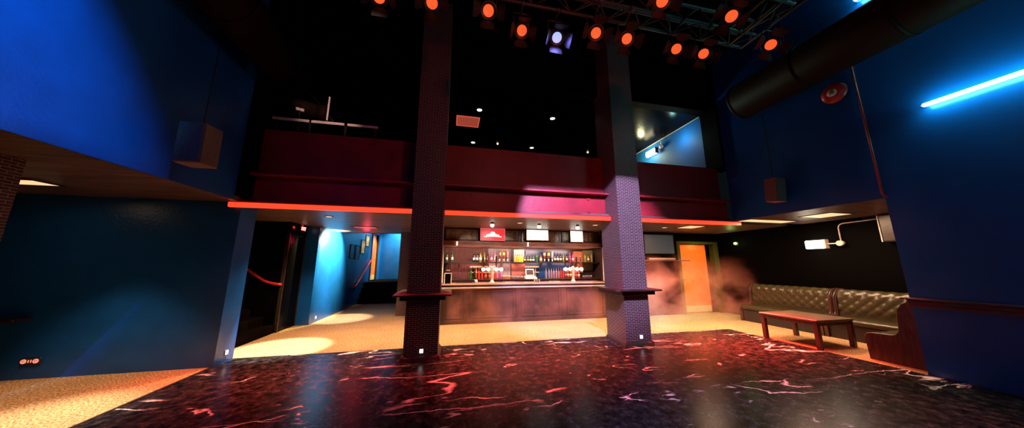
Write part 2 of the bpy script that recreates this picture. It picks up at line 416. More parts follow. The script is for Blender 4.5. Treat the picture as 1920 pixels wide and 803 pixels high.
# ---- steel beam across the hall
bx = MB(); x0, x1 = -3.74, 7.16
bx.box(x0, 5.62, 2.664, x1, 6.0, 2.695, bev=.004); bx.box(x0, 5.66, 3.19, x1, 6.0, 3.225, bev=.004); bx.box(x0+.1, 5.84, 2.69, x1-.1, 5.87, 3.19)
beam = struct(bx.build('steel_beam', M['redpaint']), 'long oxblood steel I-beam under the balcony parapet', 'beam')
for u, v in ((1103, 374), (1104, 398), (884, 363), (885, 387), (1226, 381), (1228, 403), (645, 349), (643, 375)):
    p = onY(u, v, 5.83); q = MB().cyl((p.x, 5.845, p.z), (p.x, 5.81, p.z), .026, seg=6).cyl((p.x, 5.845, p.z), (p.x, 5.832, p.z), .042, seg=16)
    q.build('bolt', M['redpaint'], beam)
COL = {'L': (-.715, 5.34), 'R': (3.525, 5.34)}
for a, b, lab in ((x0, -.73, 'glowing red light strip on the beam edge left of both pillars'), (-.13, 3.51, 'glowing red light strip on the beam edge between the brick pillars'), (4.11, x1, 'glowing red light strip on the beam edge right of both pillars')):
    q = MB().box(a, 5.6, 2.578, b, 5.66, 2.662, bev=.006)
    tag(q.build('light_strip', M['led']), lab, 'light strip', 'red light strips on the beam')

# ---- brick pillars
def pillar(name, x, y, w, d, lab, z1=TOP, base=True):
    p = struct(MB().box(x, y, 0, x+w, y+d, z1).build(name, M['brick']), lab, 'pillar')
    if base:
        b = MB(); h, e = .045, .03
        b.prism([(y-e-.02, .004), (y-e, h), (y, h+.03), (y, .004)], x-e, x+w+e, 'x')
        b.prism([(x-e-.02, .004), (x-e, h), (x, h+.03), (x, .004)], y-e, y+d, 'y')
        b.prism([(x+w+e+.02, .004), (x+w+e, h), (x+w, h+.03), (x+w, .004)], y-e, y+d, 'y')
        b.build('plinth', M['barwood'], p)
    return p
pillar('brick_pillar', *COL['L'], .57, .72, 'square dark brick pillar standing left of the bar counter')
pillar('brick_pillar', *COL['R'], .57, .72, 'square dark brick pillar lit violet, right of the bar')
pillar('brick_pillar', -4.95, 3.1, .57, .72, 'dark brick pillar cut by the left picture edge', S, False)
pillar('brick_pier', -1.62, 9.86, .62, .6, 'small brick pier seen behind the left pillar', S, False)
def pillar_shelf(x, y, lab):
    r = thing('pillar_shelf', lab, 'shelf', (x+.285, y+.36, .99), 0, 'drink shelves round the brick pillars')
    def frame(e, z0, z1, bev):
        t = MB(); a, b = .285, .36; g = .002
        t.box(-a-e, -b-e, z0, a+e, -b-g, z1, bev); t.box(-a-e, b+g, z0, a+e, b+e, z1, bev)
        t.box(-a-e, -b-g, z0, -a-g, b+g, z1); t.box(a+g, -b-g, z0, a+e, b+g, z1); return t
    frame(.1, 0, .075, .006).build('support_frame', M['darkwood'], r)
    frame(.2, .0755, .115, .012).build('shelf_top', M['darkwood'], r)
    return r
pillar_shelf(*COL['L'], 'dark wooden drink shelf wrapped round the left brick pillar')
pillar_shelf(*COL['R'], 'dark wooden drink shelf wrapped round the violet lit pillar')
def night_light(p, rz, lab, s=.027):
    r = thing('night_light', lab, 'night light', p, rz, 'small white square lights near the floor')
    MB().box(-s-.008, -.012, -s*1.1-.008, s+.008, 0, s*1.1+.008, .004).build('housing', M['white'], r)
    MB().box(-s, -.018, -s*1.1, s, -.012, s*1.1).build('lens', M['nlight'], r)
night_light((-.416, 5.34, .15), 0, 'small white square light low on the left brick pillar')
night_light((3.854, 5.34, .16), 0, 'small white square light low on the violet lit pillar')
night_light((XL, 5.93, .155), PI/2, 'small white square light low on the blue wall end')
night_light((-3.66, 9.32, .13), PI/2, 'tiny white square light low on the hallway wall')

# ---- left alcove: drink shelf, socket, ceiling panel
r = thing('wall_shelf', 'dark drink shelf on the left alcove wall at the picture edge', 'shelf', (-6.9, 5.7, .8))
MB().box(-.8, -.2, 0, .98, 0, .045, .008).build('shelf_board', M['darkwood'], r)
for x in (-.3, .62): MB().prism([(-.16, 0), (0, 0), (0, -.2), (-.02, -.2)], x-.02, x+.02, 'x').build('bracket', M['darkwood'], r)
r = thing('wall_socket', 'dark double socket with glowing orange round switches, low on blue wall', 'socket', (-5.8, 5.7, .243))
MB().box(-.115, -.02, -.045, .115, 0, .045, .01).build('plate', M['socket'], r)
for x in (-.066, .066):
    o = MB().cyl((x, -.019, 0), (x, -.028, 0), .03, seg=18).build('outlet', M['socketpin'], r)
    q = MB(); q.box(x-.012, -.03, .004, x-.006, -.027, .014); q.box(x+.006, -.03, .004, x+.012, -.027, .014); q.box(x-.003, -.03, -.014, x+.003, -.027, -.006); q.build('pin_hole', M['socket'], o)
for x in (-.014, .014): MB().box(x-.006, -.027, -.02, x+.006, -.019, .02, .003).build('switch', M['socketpin'], r)
def ceil_panel(x0, y0, x1, y1, m, lab, z=S, fr=.02):
    r = thing('ceiling_light', lab, 'ceiling light', ((x0+x1)/2, (y0+y1)/2, z), 0, 'flat light panels in the low ceiling')
    a, b = (x1-x0)/2, (y1-y0)/2
    t = MB(); t.box(-a-fr, -b-fr, -.012, a+fr, -b, 0); t.box(-a-fr, b, -.012, a+fr, b+fr, 0); t.box(-a-fr, -b, -.012, -a, b, 0); t.box(a, -b, -.012, a+fr, b, 0); t.build('frame', M['darkwood'], r)
    MB().box(-a, -b, -.007, a, b, -.001).build('diffuser', m, r)
ceil_panel(-6.0, 4.72, -5.3, 5.0, M['warmpanel'], 'warm flat light panel over the left alcove')
ceil_panel(7.0, 5.24, 8.45, 5.58, M['warmpanel'], 'warm light panel in the right alcove ceiling above the sofa back', )
ceil_panel(7.75, 4.2, 8.4, 4.75, M['warmpanel'], 'second warm light panel above the table, nearer the right wall')
ceil_panel(6.5, 6.5, 7.05, 7.0, M['warmpanel'], 'small warm light panel in the ceiling near the television')
ceil_panel(-2.75, 8.7, -2.15, 9.1, M['pinkpanel'], 'pink light panel in the hallway ceiling')

# ---- door in the back right corner
d = struct(bpy.data.objects.new('door_1', None), 'orange door in a glossy green-lit frame beside the sofa', 'door'); C.objects.link(d); d.location = (7.56, 8.2, 0)
t = MB()
for a, b in ((0, .12), (1.5, 1.69)):
    t.box(a, -.03, 0, b, .22, 2.3, .012); t.box(a+.02, -.045, 0, b-.02, -.03, 2.3, .006); t.box(a+.045, -.058, 0, b-.045, -.045, 2.3, .005)
t.box(0, -.03, 2.3, 1.69, .22, 2.4, .012); t.box(.02, -.05, 2.32, 1.67, -.03, 2.385, .006)
t.build('frame', M['doorframe'], d)
MB().box(.125, .1, .02, 1.27, .15, 2.295, .004).build('door_leaf', M['door'], d)
MB().box(.15, .092, .04, 1.25, .101, .24, .003).build('kick_plate', M['kick'], d)
q = MB().box(.135, .088, .98, .175, .1, 1.2, .004).tube([(.155, .09, 1.1), (.155, .045, 1.1), (.17, .04, 1.1), (.29, .04, 1.1)], .011).build('handle', M['chrome'], d)
MB().box(1.27, .16, 0, 1.5, .22, 2.3).build('dark_gap_sheet', M['black'], d)  # black sheet stands for the dark gap beside the leaf

# ---- television and its shelf
r = thing('television', 'flat grey television on the black wall right of the violet pillar', 'television', (6.78, 8.09, 1.95))
MB().box(-.58, -.03, 0, .565, .03, .65, .008).build('casing', M['metal'], r); MB().box(-.555, -.034, .025, .54, -.03, .625).build('screen', M['tvgrey'], r)
MB().box(-.2, .03, .2, .2, .108, .45).build('wall_bracket', M['metal'], r)
r = thing('television_shelf', 'narrow dark shelf under the grey television', 'shelf', (6.9, 8.2, 1.72))
MB().box(-.95, -.3, 0, .86, 0, .035, .006).build('board', M['darkwood'], r)
for x in (-.6, .5): MB().prism([(-.22, 0), (0, 0), (0, -.14)], x-.015, x+.015, 'x').build('bracket', M['darkwood'], r)
r = thing('soundbar', 'low reddish soundbar lying on the television shelf', 'soundbar', (6.75, 8.02, 1.755))
MB().box(-.5, -.05, .004, .52, .05, .07, .012).build('body', M['redwood'], r); MB().box(-.48, -.056, .012, .5, -.05, .06).build('grille', M['speaker'], r)

# ---- right alcove: emergency sconce, conduit, cabinet, green lamp
r = thing('emergency_light', 'lit white box lamp on a jointed arm on the black alcove wall', 'lamp', (9.25, 5.36, 2.11))
MB().box(-.17, -.19, -.105, -.05, .2, .105, .02).build('diffuser', M['sconce'], r)
MB().box(-.18, -.225, -.115, -.04, -.19, .115, .01).build('end_cap', M['pale'], r)
MB().tube([(-.11, -.22, 0), (-.11, -.44, .0)], .014).build('arm', M['pale'], r)
MB().cyl((-.13, -.455, 0), (0, -.455, 0), .062, seg=20).build('junction_box', M['pale'], r)
pts = [(9.2, 4.905, 2.17), (9.2, 4.905, 2.48)]+[(9.2, 4.905-.1+.1*math.cos(a), 2.48+.1*math.sin(a)) for a in [PI/8*k for k in range(1, 5)]]+[(9.2, 4.18, 2.6)]
tag(MB().tube(pts, .014).build('conduit_pipe', M['pale']), 'thin pale conduit bending from the box lamp along the alcove wall', 'pipe')
r = thing('wall_cabinet', 'brown box cabinet high in the right alcove by the wall edge', 'cabinet', (9.25, 3.75, 2.08))
MB().box(-.2, -.42, 0, 0, .42, .58, .008).build('body', M['darkwood'], r); MB().box(-.215, -.4, .02, -.2, .4, .56, .006).build('door', M['darkwood'], r)
MB().box(-.222, .405, 0, -.2, .425, .58, .002).build('edge_strip', M['pale'], r)
r = thing('emergency_lamp', 'small green glowing lamp high on the black wall right of the door', 'lamp', (9.25, 7.47, 2.29))
MB().cyl((-.03, 0, 0), (0, 0, 0), .07, seg=18).build('base', M['metal'], r)
MB().lathe([(.001, -.045), (.04, -.035), (.055, 0), (.04, .035), (.001, .045)], (-.07, 0, 0), 16).build('globe', M['greenled'], r)

# ---- sofas
def sofa(name, lab, loc, rz, length, ends=(True, True), depth=.78):
    """local: x runs along the sofa, +y is the wall, seat faces -y"""
    r = thing(name, lab, 'sofa', loc, rz, 'buttoned leather sofas round the corner')
    D = depth; e0 = .07 if ends[0] else 0; e1 = .07 if ends[1] else 0; L_ = length
    MB().box(e0, .035, 0, L_-e1, D-.02, .32, .01).build('base', M['leatherbase'], r)
    # seat cushion: rounded front, slightly quilted top
    nx = max(10, int(L_*22)); rings = []
    prof = [(.02, .32), (.0, .345), (-.005, .39), (.02, .425), (.06, .437), (.2, .442), (.35, .445), (.46, .445), (.46, .33)]
    for i in range(nx+1):
        x = e0+(L_-e0-e1)*i/nx
        rings.append([(x, y, z+(.006*math.cos(x*2*PI/.16)*math.cos(y*2*PI/.2) if z > .42 else 0)) for y, z in prof])
    MB().ring_surf(rings).build('seat_cushion', M['leather'], r)
    # deep-buttoned back
    prof = []
    for k in range(27):
        s = k/26.0
        if s < .62: u = s/.62; y = .44+.05*u; z = .43+.42*u; ny, nz = -1, .1
        else:
            a = (s-.62)/.38*PI*.62; y = .49+.16*(1-math.cos(a)); z = .85+.165*math.sin(a); ny, nz = -math.cos(a), math.sin(a)
        prof.append((y, z, ny, nz, s))
    nx = max(20, int(L_*60)); rings = []
    ps, pr = .1, .135
    for i in range(nx+1):
        x = e0+(L_-e0-e1)*i/nx; ring = []
        for y, z, ny, nz, s in prof:
            v = s*.95
            a = (x/ps+v/pr); b = (x/ps-v/pr)
            d = .5*(abs(math.sin(PI*a/2))**.6+abs(math.sin(PI*b/2))**.6)
            env = min(1, max(0, (s-.06)/.2)); env *= min(1, max(0, (1.0-s)/.12))
            o = .036*d*env
            ring.append((x, y+ny*o, z+nz*o))
        ring += [(x, D-.005, .99), (x, D-.005, .35), (x, .47, .35)]
        rings.append(ring)
    b = MB().ring_surf(rings).build('backrest', M['leather'], r)
    bt = MB()
    i = 0
    for row in range(1, 6):
        v = row*pr
        for k in range(int(L_/ps)+1):
            x = (k if row % 2 == 0 else k+.0)*2*ps + (0 if row % 2 == 0 else ps)
            s = v/.95
            if x < e0+.05 or x > L_-e1-.05 or s > .9: continue
            p = min(prof, key=lambda q: abs(q[4]-s))
            bt.cyl((x, p[0]+p[2]*.004, p[1]+p[3]*.004), (x, p[0]+p[2]*.014, p[1]+p[3]*.014), .014, .008, seg=8)
    o = bt.build('buttons', M['leather'], b); o['kind'] = 'stuff'
    def end(xa, xb):
        pts = [(.0, 0), (-.012, .30), (-.006, .375), (.02, .41), (.1, .425), (.3, .432), (.36, .45), (.4, .5), (.415, .6), (.42, .74), (.44, .86), (.5, .96), (.58, 1.01), (.66, 1.025), (D, 1.025), (D, 0)]
        MB().prism(pts, xa, xb, 'x').build('end_panel', M['redwood'], r)
        MB().tube([((xa+xb)/2, p[0]-.004, p[1]+.004) for p in pts[1:-1]], .02, 8).build('end_trim', M['redwood'], r)
    if ends[0]: end(0, .065)
    if ends[1]: end(L_-.065, L_)
    return r
# rotated so that local x -> -Y world and local y -> +X world
sofa('corner_sofa', 'far dark buttoned leather sofa under the white box lamp, near the door', (8.42, 7.0, 0), -PI/2, 1.9)
sofa('corner_sofa', 'middle dark buttoned leather sofa behind the table, right of the divider', (8.42, 5.08, 0), -PI/2, 1.95, (True, False))
sofa('corner_sofa', 'near dark sofa whose curved wooden end panel faces the dance floor', (8.4, 3.77, 0), PI, 1.215, (False, True), .70)

# ---- table
r = thing('low_table', 'low dark wooden table with four square legs before the sofa', 'table', (7.41, 4.795, 0))
MB().box(-.49, -.525, .5, .49, .525, .545, .008).build('tabletop', M['tabletop'], r)
t = MB()
for y in (-.48, .48): t.box(-.4, y-.02, .435, .4, y+.02, .5)
for x in (-.45, .45): t.box(x-.02, -.44, .435, x+.02, .44, .5)
t.build('apron', M['redwood'], r)
for x in (-.44, .44):
    for y in (-.475, .475): MB().box(x-.038, y-.038, .006, x+.038, y+.038, .5, .004).build('leg', M['redwood'], r)

# ---- right wall: drink rail, tube lights, bell, conduit
r = thing('wall_rail', 'ridged reddish wooden drink rail along the right blue wall', 'rail', (XR, 0, 1.03))
t = MB()
for i in range(5): t.box(-.1-.008*(i % 2), -3, -.055+i*.022, .0, 3.06, -.035+i*.022, .003)
t.build('rail_body', M['railwood'], r); MB().box(-.15, -3, .055, 0, 3.1, .075, .006).build('rail_top', M['railwood'], r)
def tube_light(y0, y1, z, lab):
    r = thing('tube_light', lab, 'tube light', (XR, y1, z), 0, 'cyan tube lights on the right wall')
    L_ = y1-y0
    MB().cyl((-.1, -.02, 0), (-.1, -L_, 0), .025, seg=10).build('tube', M['tube'], r)
    MB().box(-.01, -L_, -.006, 0, 0, .006, .002).build('batten', M['white'], r)
    for y in (-.01, -L_): MB().box(-.12, y-.008, -.01, -.01, y+.008, .01, .002).build('end_clip', M['white'], r)
tube_light(.55, 2.45, 3.95, 'glowing cyan tube light on the right blue wall')
tube_light(.9, 2.83, 6.22, 'higher blue tube light on the right wall at the top picture edge')
r = thing('fire_alarm_bell', 'round red fire alarm bell high on the right blue wall', 'alarm bell', (XR, 3.34, 4.75))
MB(Matrix.Rotation(-PI/2, 4, 'Y')).lathe([(.17, .03), (.185, .05), (.185, .075), (.15, .105), (.09, .12), (.07, .122)], seg=28).build('gong', M['bellred'], r)
MB(Matrix.Rotation(-PI/2, 4, 'Y')).lathe([(.15, 0), (.15, .03)], seg=24).build('back_box', M['bellred'], r)
MB(Matrix.Rotation(-PI/2, 4, 'Y')).lathe([(.072, .12), (.072, .128), (.001, .13)], seg=24).build('label_disc', M['pale'], r)
text_mesh('lettering', 'FIRE', .04, M['socket'], r, (-.1325, 0, .012), (PI/2, 0, -PI/2)); text_mesh('lettering', 'ALARM', .032, M['socket'], r, (-.1325, 0, -.026), (PI/2, 0, -PI/2))
MB().box(-.1, -.13, -.07, -.04, -.1, -.04, .004).build('screw_head', M['pale'], r)
tag(MB().tube([(XR-.03, 3.065, 5.3), (XR-.03, 3.065, 3.5), (XR-.03, 3.065, 2.76), (XR-.015, 3.05, 2.7), (XR+.02, 3.03, 2.69)], .017).build('alarm_conduit', M['bellred']), 'red vertical conduit pipe running down the right blue wall', 'pipe')

# ---- wall speakers
def speaker(loc, rz, w, d, h, lab, tilt, wall):
    r = thing('wall_speaker', lab, 'speaker', loc, rz, 'speakers hung on the side walls')
    X = Matrix.Rotation(tilt, 4, 'X')
    MB(X).box(-w/2, -d/2, -h/2, w/2, d/2, h/2, .012).build('cabinet', M['speaker'], r)
    MB(X).box(-w/2+.015, -d/2-.008, -h/2+.015, w/2-.015, -d/2, h/2-.015, .004).build('grille', M['speaker'], r)
    MB().tube([(0, 0, h/2-.01), (0, 0, 4.92-loc[2])], .007, 6).build('cable', M['metal'], r)
    MB(X).box(-.05, -.03, h/2, .05, .03, h/2+.02, .004).build('hanging_plate', M['metal'], r)
speaker((-3.17, 4.12, 3.09), -.03, .29, .27, .52, 'brown box speaker hanging on the left blue wall', .03, XL)
speaker((6.72, 4.45, 3.16), .08, .3, .22, .5, 'brown box speaker hanging on the right blue wall', .08, XR)

# ---- ducts
def duct(x, z, rr, y0, y1, lab):
    r = thing('ceiling_duct', lab, 'duct', (x, y1, z), 0, 'round ducts under the hall ceiling')
    MB().cyl((0, -(y1-y0), 0), (0, 0, 0), rr, seg=40).build('duct_body', M['duct'], r)
    for k in range(int((y1-y0)/1.2)+1):
        t = MB(); t.cyl((0, -.02-1.2*k, 0), (0, -.07-1.2*k, 0), rr+.012, seg=40); t.build('flange_ring', M['duct'], r)
    for k in (1.0, 3.4): MB().box(-.015, -k-.01, 0, .015, -k+.01, TOP-z).build('hanger', M['metal'], r)
duct(-3.14, 5.22, .36, -2.5, 5.3, 'dark round ventilation duct along the left wall top')
duct(6.46, 5.32, .40, -2.5, 4.68, 'dark round ventilation duct along the right wall top')

# ---- truss
TZ = 5.45
r = thing('lighting_truss', 'dark steel lighting truss under the black hall ceiling', 'truss', (0, 3.3, TZ))
t = MB()
for y, z in ((.14, 0), (-.14, 0), (.14, .28), (-.14, .28)): t.cyl((-2.2, y, z), (5.0, y, z), .024, seg=8)
t.build('chords', M['truss'], r); t = MB()
for i in range(24):
    x = -2.2+.3*i; s = 1 if i % 2 else -1
    t.cyl((x, .14*s, 0), (x+.3, -.14*s, 0), .011, seg=6); t.cyl((x, .14, 0 if s > 0 else .28), (x+.3, .14, .28 if s > 0 else 0), .011, seg=6); t.cyl((x, -.14, 0 if s > 0 else .28), (x+.3, -.14, .28 if s > 0 else 0), .011, seg=6)
t.build('lattice_braces', M['truss'], r); t = MB()
for y, z in ((.0, 0), (.28, 0), (0, .28), (.28, .28)): t.cyl((4.98-y, .14, z), (4.98-y, -4.5, z), .024, seg=8); 
for i in range(15): t.cyl((4.98, -.3*i, 0), (4.7, -.3*i-.3, 0), .011, seg=6); t.cyl((4.7, -.3*i, 0), (4.7, -.3*i-.3, .28), .011, seg=6)
t.build('side_chords', M['truss'], r)
MB().cyl((-2.2, -.72, 0), (4.9, -.72, 0), .026, seg=8).build('lamp_bar', M['truss'], r)
for x in (-1.9, 1.5, 4.6): MB().cyl((x, 0, .28), (x, 0, TOP-TZ), .012, seg=6).build('hanger', M['metal'], r)
for u, v in (((1420, 45), (1510, 0)),):
    a, b = onZ(*u, 6.2), onZ(*v, 6.2); d_ = (b-a)*.6
    tag(MB().tube([a-d_*.2, b+d_*2], .025).build('ceiling_pipe', M['truss']), 'bare ceiling pipe above the truss near the right wall', 'pipe')

# ---- stage lights
def par_can(p, aim, lab, lens, bar_y, bar_z, flap=.35, scale=1.0):
    r = thing('stage_light', lab, 'stage light', p, 0, 'stage lights hung from the truss')
    d = (Vector(aim)-Vector(p)).normalized()
    zax = -d; xax = Vector((1, 0, 0)); xax = (xax-zax*xax.dot(zax)).normalized(); yax = zax.cross(xax)
    R4 = Matrix((xax, yax, zax)).transposed().to_4x4()
    q = MB(R4)
    q.lathe([(.098, .01), (.104, .02), (.104, .1), (.1, .11), (.1, .24), (.085, .31), (.05, .34), (.001, .345)], seg=24)
    q.build('can', M['metal'], r)
    MB(R4).lathe([(.073, .03), (.073, .036), (.001, .03)], seg=24).build('lens', lens, r)
    q = MB(R4); q.lathe([(.074, .03), (.098, .01), (.118, .008), (.118, .022), (.1, .03)], seg=24); q.build('front_ring', M['metal'], r)
    for k in range(4):
        A = Matrix.Rotation(k*PI/2, 4, 'Z') @ Matrix.Translation((0, .115, 0)) @ Matrix.Rotation(-flap, 4, 'X')
        q = MB(R4 @ A); w0, w1, h = .06, .098, .175
        q.prism([(-w0, 0), (w0, 0), (w1, -h*.45), (w1, -h), (-w1, -h), (-w1, -h*.45)], -.002, .002, 'y')
        q.build('barn_door', M['flap'], r)
    piv = R4 @ Vector((0, 0, .17)); top = Vector((piv.x, piv.y, piv.z+.27))
    q = MB(); xx = R4 @ Vector((.115, 0, .17)); x2 = R4 @ Vector((-.115, 0, .17))
    q.tube([xx, (xx.x, piv.y, top.z), ], .009, 6); q.tube([x2, (x2.x, piv.y, top.z)], .009, 6); q.tube([(x2.x-.009, piv.y, top.z), (xx.x+.009, piv.y, top.z)], .009, 6)
    q.build('yoke', M['truss'], r)
    tb = Vector((top.x, bar_y-p[1], bar_z-p[2]))
    MB().tube([(top.x, top.y, top.z), tb], .013, 6).cyl(tb+Vector((-.03, 0, 0)), tb+Vector((.03, 0, 0)), .036, seg=12).build('clamp', M['metal'], r)
    return r
LZ = 5.0
row = [(710, -6, 'orange', 'leftmost stage light, only its dark lower flaps in the frame'),
       (810, 5, 'orange', 'orange stage light cut by the top edge above the left pillar'),
       (916, 20, 'orange', 'orange stage light second left of the blue one'),
       (979, 58, 'orange', 'orange stage light immediately left of the blue one, flap hanging down'),
       (1045, 71, 'blue', 'blue glowing stage light with lit flaps, above the bar'),
       (1118, 62, 'orange', 'orange stage light immediately right of the blue one'),
       (1176, 73, 'orange', 'orange stage light second right of the blue one'),
       (1269, 92, 'orange', 'orange stage light third right of the blue one, flap edge lit'),
       (1320, 101, 'orange', 'lowest orange stage light near the truss corner'),
       (1446, 84, 'orange', 'orange stage light tilted beyond the truss corner, nearest the right wall'),
       (1371, 31, 'orange', 'thin tilted orange stage light on the rear bar, right side'),
       (1243, 1, 'orange', 'orange stage light cut by the top edge right of the blue one')]
blue_p = None
for i, (u, v, kind, lab) in enumerate(row):
    p = onZ(u, v, LZ)
    by = 3.44 if i in (3, 4) else 3.16
    aim = Vector((p.x*.5, p.y-2.6, 2.4)); bz = TZ
    if i == 9: aim = Vector((1.8, .3, 2.2)); by = p.y-.05
    if i in (10, 11): by = 2.58
    if i == 10: aim = Vector((1.0, 1.2, 2.5))
    if i == 4: aim = Vector((p.x*.75, p.y-2.4, 2.2)); blue_p = p.copy()
    if i == 3: aim = Vector((p.x*.75, p.y-2.2, 2.2))
    par_can(p, aim, lab, M['bluelens'] if kind == 'blue' else M['orangelens'], by, bz, -.4 if i in (3, 4) else -.55)

# added unseen violet lamp; its barn door plates are shaped to cut the beam
VL = Vector((1.5, .9, 5.3))
vr = par_can(tuple(VL+Vector((-.06, -.15, .11))), (3.5, 5.4, 2.2), 'unseen violet stage light added above the front of the dance floor', M['bluelens'], .2, TZ, .9)
def cut(q, t=.06): return VL+(Vector(q)-VL)*t
o_ = Vector(vr.location)
q = MB(); a, c = cut((-1.0, 5.84, 3.3)), cut((7.0, 5.84, 3.3)); n_ = Vector((0, .03, .12))
q.poly([a-o_, c-o_, c+n_-o_, a+n_-o_]); q.poly([a-o_+Vector((0, .003, 0)), c-o_+Vector((0, .003, 0)), c+n_-o_+Vector((0, .003, 0)), a+n_-o_+Vector((0, .003, 0))]); q.build('barn_door', M['truss'], vr)
q = MB(); a, c = cut((1.68, 5.84, 3.6)), cut((.95, 5.84, 1.2)); n_ = Vector((-.16, .05, 0))
q.poly([a-o_, c-o_, c+n_-o_, a+n_-o_]); q.poly([a-o_+Vector((0, .003, 0)), c-o_+Vector((0, .003, 0)), c+n_-o_+Vector((0, .003, 0)), a+n_-o_+Vector((0, .003, 0))]); q.build('barn_door', M['truss'], vr)
BLP = Vector((-.9, 1.0, 6.6))  # added unseen blue lamp, its plate shaped to spare the alcove wall
vr = par_can(tuple(BLP+Vector((.07, -.03, .13))), (-3.6, 2.05, 3.0), 'unseen blue stage light added over the left side of the dance floor', M['bluelens'], .9, TOP-.05, -.9)
def cutb(q, t=.07): return BLP+(Vector(q)-BLP)*t
o_ = Vector(vr.location); q = MB(); a, c = cutb((-3.6, -6, 2.6)), cutb((-3.6, 10, 2.6)); n_ = Vector((.16, 0, -.06))
q.poly([a-o_, c-o_, c+n_-o_, a+n_-o_]); q.poly([a-o_+Vector((.002, 0, -.003)), c-o_+Vector((.002, 0, -.003)), c+n_-o_+Vector((.002, 0, -.003)), a+n_-o_+Vector((.002, 0, -.003))]); q.build('barn_door', M['metal'], vr)
# ---- balcony: rail, follow spot, ceiling fittings
r = thing('balcony_rail', 'slim pale horizontal rail on the left end of the parapet', 'rail', (-3.54, 6.0, 4.15))
for a, b in ((.02, .66), (.7, 1.3), (1.36, 1.95)): MB().box(a, -.03, .275, b, .0, .33, .004).build('rail_bar', M['pale'], r)
for a in (.1, .68, 1.33, 1.9): MB().box(a-.015, -.02, 0, a+.015, .01, .275).build('post', M['metal'], r)
r = thing('follow_spot', 'dark follow spot lantern with square frame on the balcony edge', 'spotlight', (-3.03, 6.25, 4.85), .42)
MB(Matrix.Rotation(.05, 4, 'Y')).cyl((-.5, 0, .02), (.12, 0, .0), .12, .15, seg=24).cyl((.12, 0, 0), (.3, 0, 0), .15, .2, seg=24).build('lamp_body', M['duct'], r)
MB().box(.3, -.27, -.27, .33, .27, .27, .006).build('gel_frame', M['metal'], r); MB().box(.3, -.276, -.27, .33, -.2705, .27).build('lit_frame_edge', M['pale'], r); MB().box(.342, -.24, -.24, .346, .24, .24).build('gel', M['blackgloss'], r)  # pale strip paints the light on the gel frame's edge
MB().tube([(-.15, -.16, 0), (-.15, -.16, -.3), (-.15, .16, -.3), (-.15, .16, 0)], .015, 8).build('yoke', M['metal'], r)
MB().cyl((-.15, 0, -.3), (-.15, 0, -1.65), .03, seg=10).cyl((-.15, 0, -1.65), (-.15, 0, -1.6), .2, seg=16).build('stand', M['metal'], r)
MB().box(-.22, -.17, -.16, -.08, -.12, -.1, .004).build('handle', M['pale'], r)
tag(MB().tube([onY(627, 231, 6.2), onY(607, 204, 6.3), onY(555, 145, 6.6)], .008, 6).build('safety_cable', M['truss']), 'thin dark cable slanting past the balcony follow spot', 'cable')
for u, v, lab in ((899, 206, 'tiny white downlight above the red vent panel'), (1036, 222, 'tiny white balcony downlight right of the vent panel'), (887, 267, 'tiny far white downlight low above the parapet, below the vent'), (997, 277, 'tiny far white downlight low above the parapet, mid balcony')):
    p = onZ(u, v, 5.85); r = thing('balcony_downlight', lab, 'downlight', (p.x, p.y, 5.85), 0, 'balcony ceiling downlights')
    MB().lathe([(.1, -.012), (.1, 0), (.075, 0), (.075, -.012)], seg=20).build('trim_ring', M['metal'], r); MB().cyl((0, 0, -.009), (0, 0, -.002), .07, seg=20).build('lens', M['dlwhite'], r)
for u, v, lab in ((933, 270, 'tiny reddish indicator lamp on the balcony ceiling'), (1102, 286, 'tiny reddish lamp on the balcony beside the violet pillar')):
    p = onZ(u, v, 5.82)
    tag(MB().lathe([(.001, -.03), (.03, -.02), (.035, .03)], p, 10).build('indicator_lamp', M['dl']), lab, 'indicator')
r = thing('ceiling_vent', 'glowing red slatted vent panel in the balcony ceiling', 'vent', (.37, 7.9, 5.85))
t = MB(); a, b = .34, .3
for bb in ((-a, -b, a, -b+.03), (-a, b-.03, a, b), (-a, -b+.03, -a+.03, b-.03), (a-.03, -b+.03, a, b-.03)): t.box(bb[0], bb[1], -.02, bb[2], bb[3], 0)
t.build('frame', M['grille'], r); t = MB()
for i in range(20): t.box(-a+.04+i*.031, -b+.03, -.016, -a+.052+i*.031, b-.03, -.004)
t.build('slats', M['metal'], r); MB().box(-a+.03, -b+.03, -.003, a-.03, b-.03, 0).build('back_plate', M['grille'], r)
r = thing('emergency_light', 'lit white box lamp on the blue balcony wall seen through the opening', 'lamp', (XR, 8.12, 5.5))
MB().box(-.16, -.26, -.09, -.05, .22, .1, .015).build('diffuser', M['sconce'], r); MB().box(-.165, -.29, -.1, -.04, -.26, .11, .008).build('end_cap', M['metal'], r)
MB().tube([(-.05, 0, 0), (0, 0, 0)], .02).build('arm', M['pale'], r)
r = thing('wall_lamp', 'small pink ball lamp hanging on a stem on the blue balcony wall', 'lamp', (XR, 7.65, 5.55))
MB().tube([(-.08, 0, .05), (-.08, 0, .3)], .01, 6).build('stem', M['pale'], r); MB().lathe([(.001, -.07), (.05, -.05), (.07, 0), (.05, .05), (.001, .07)], (-.08, 0, 0), 14).build('ball', M['lab_pink'], r)

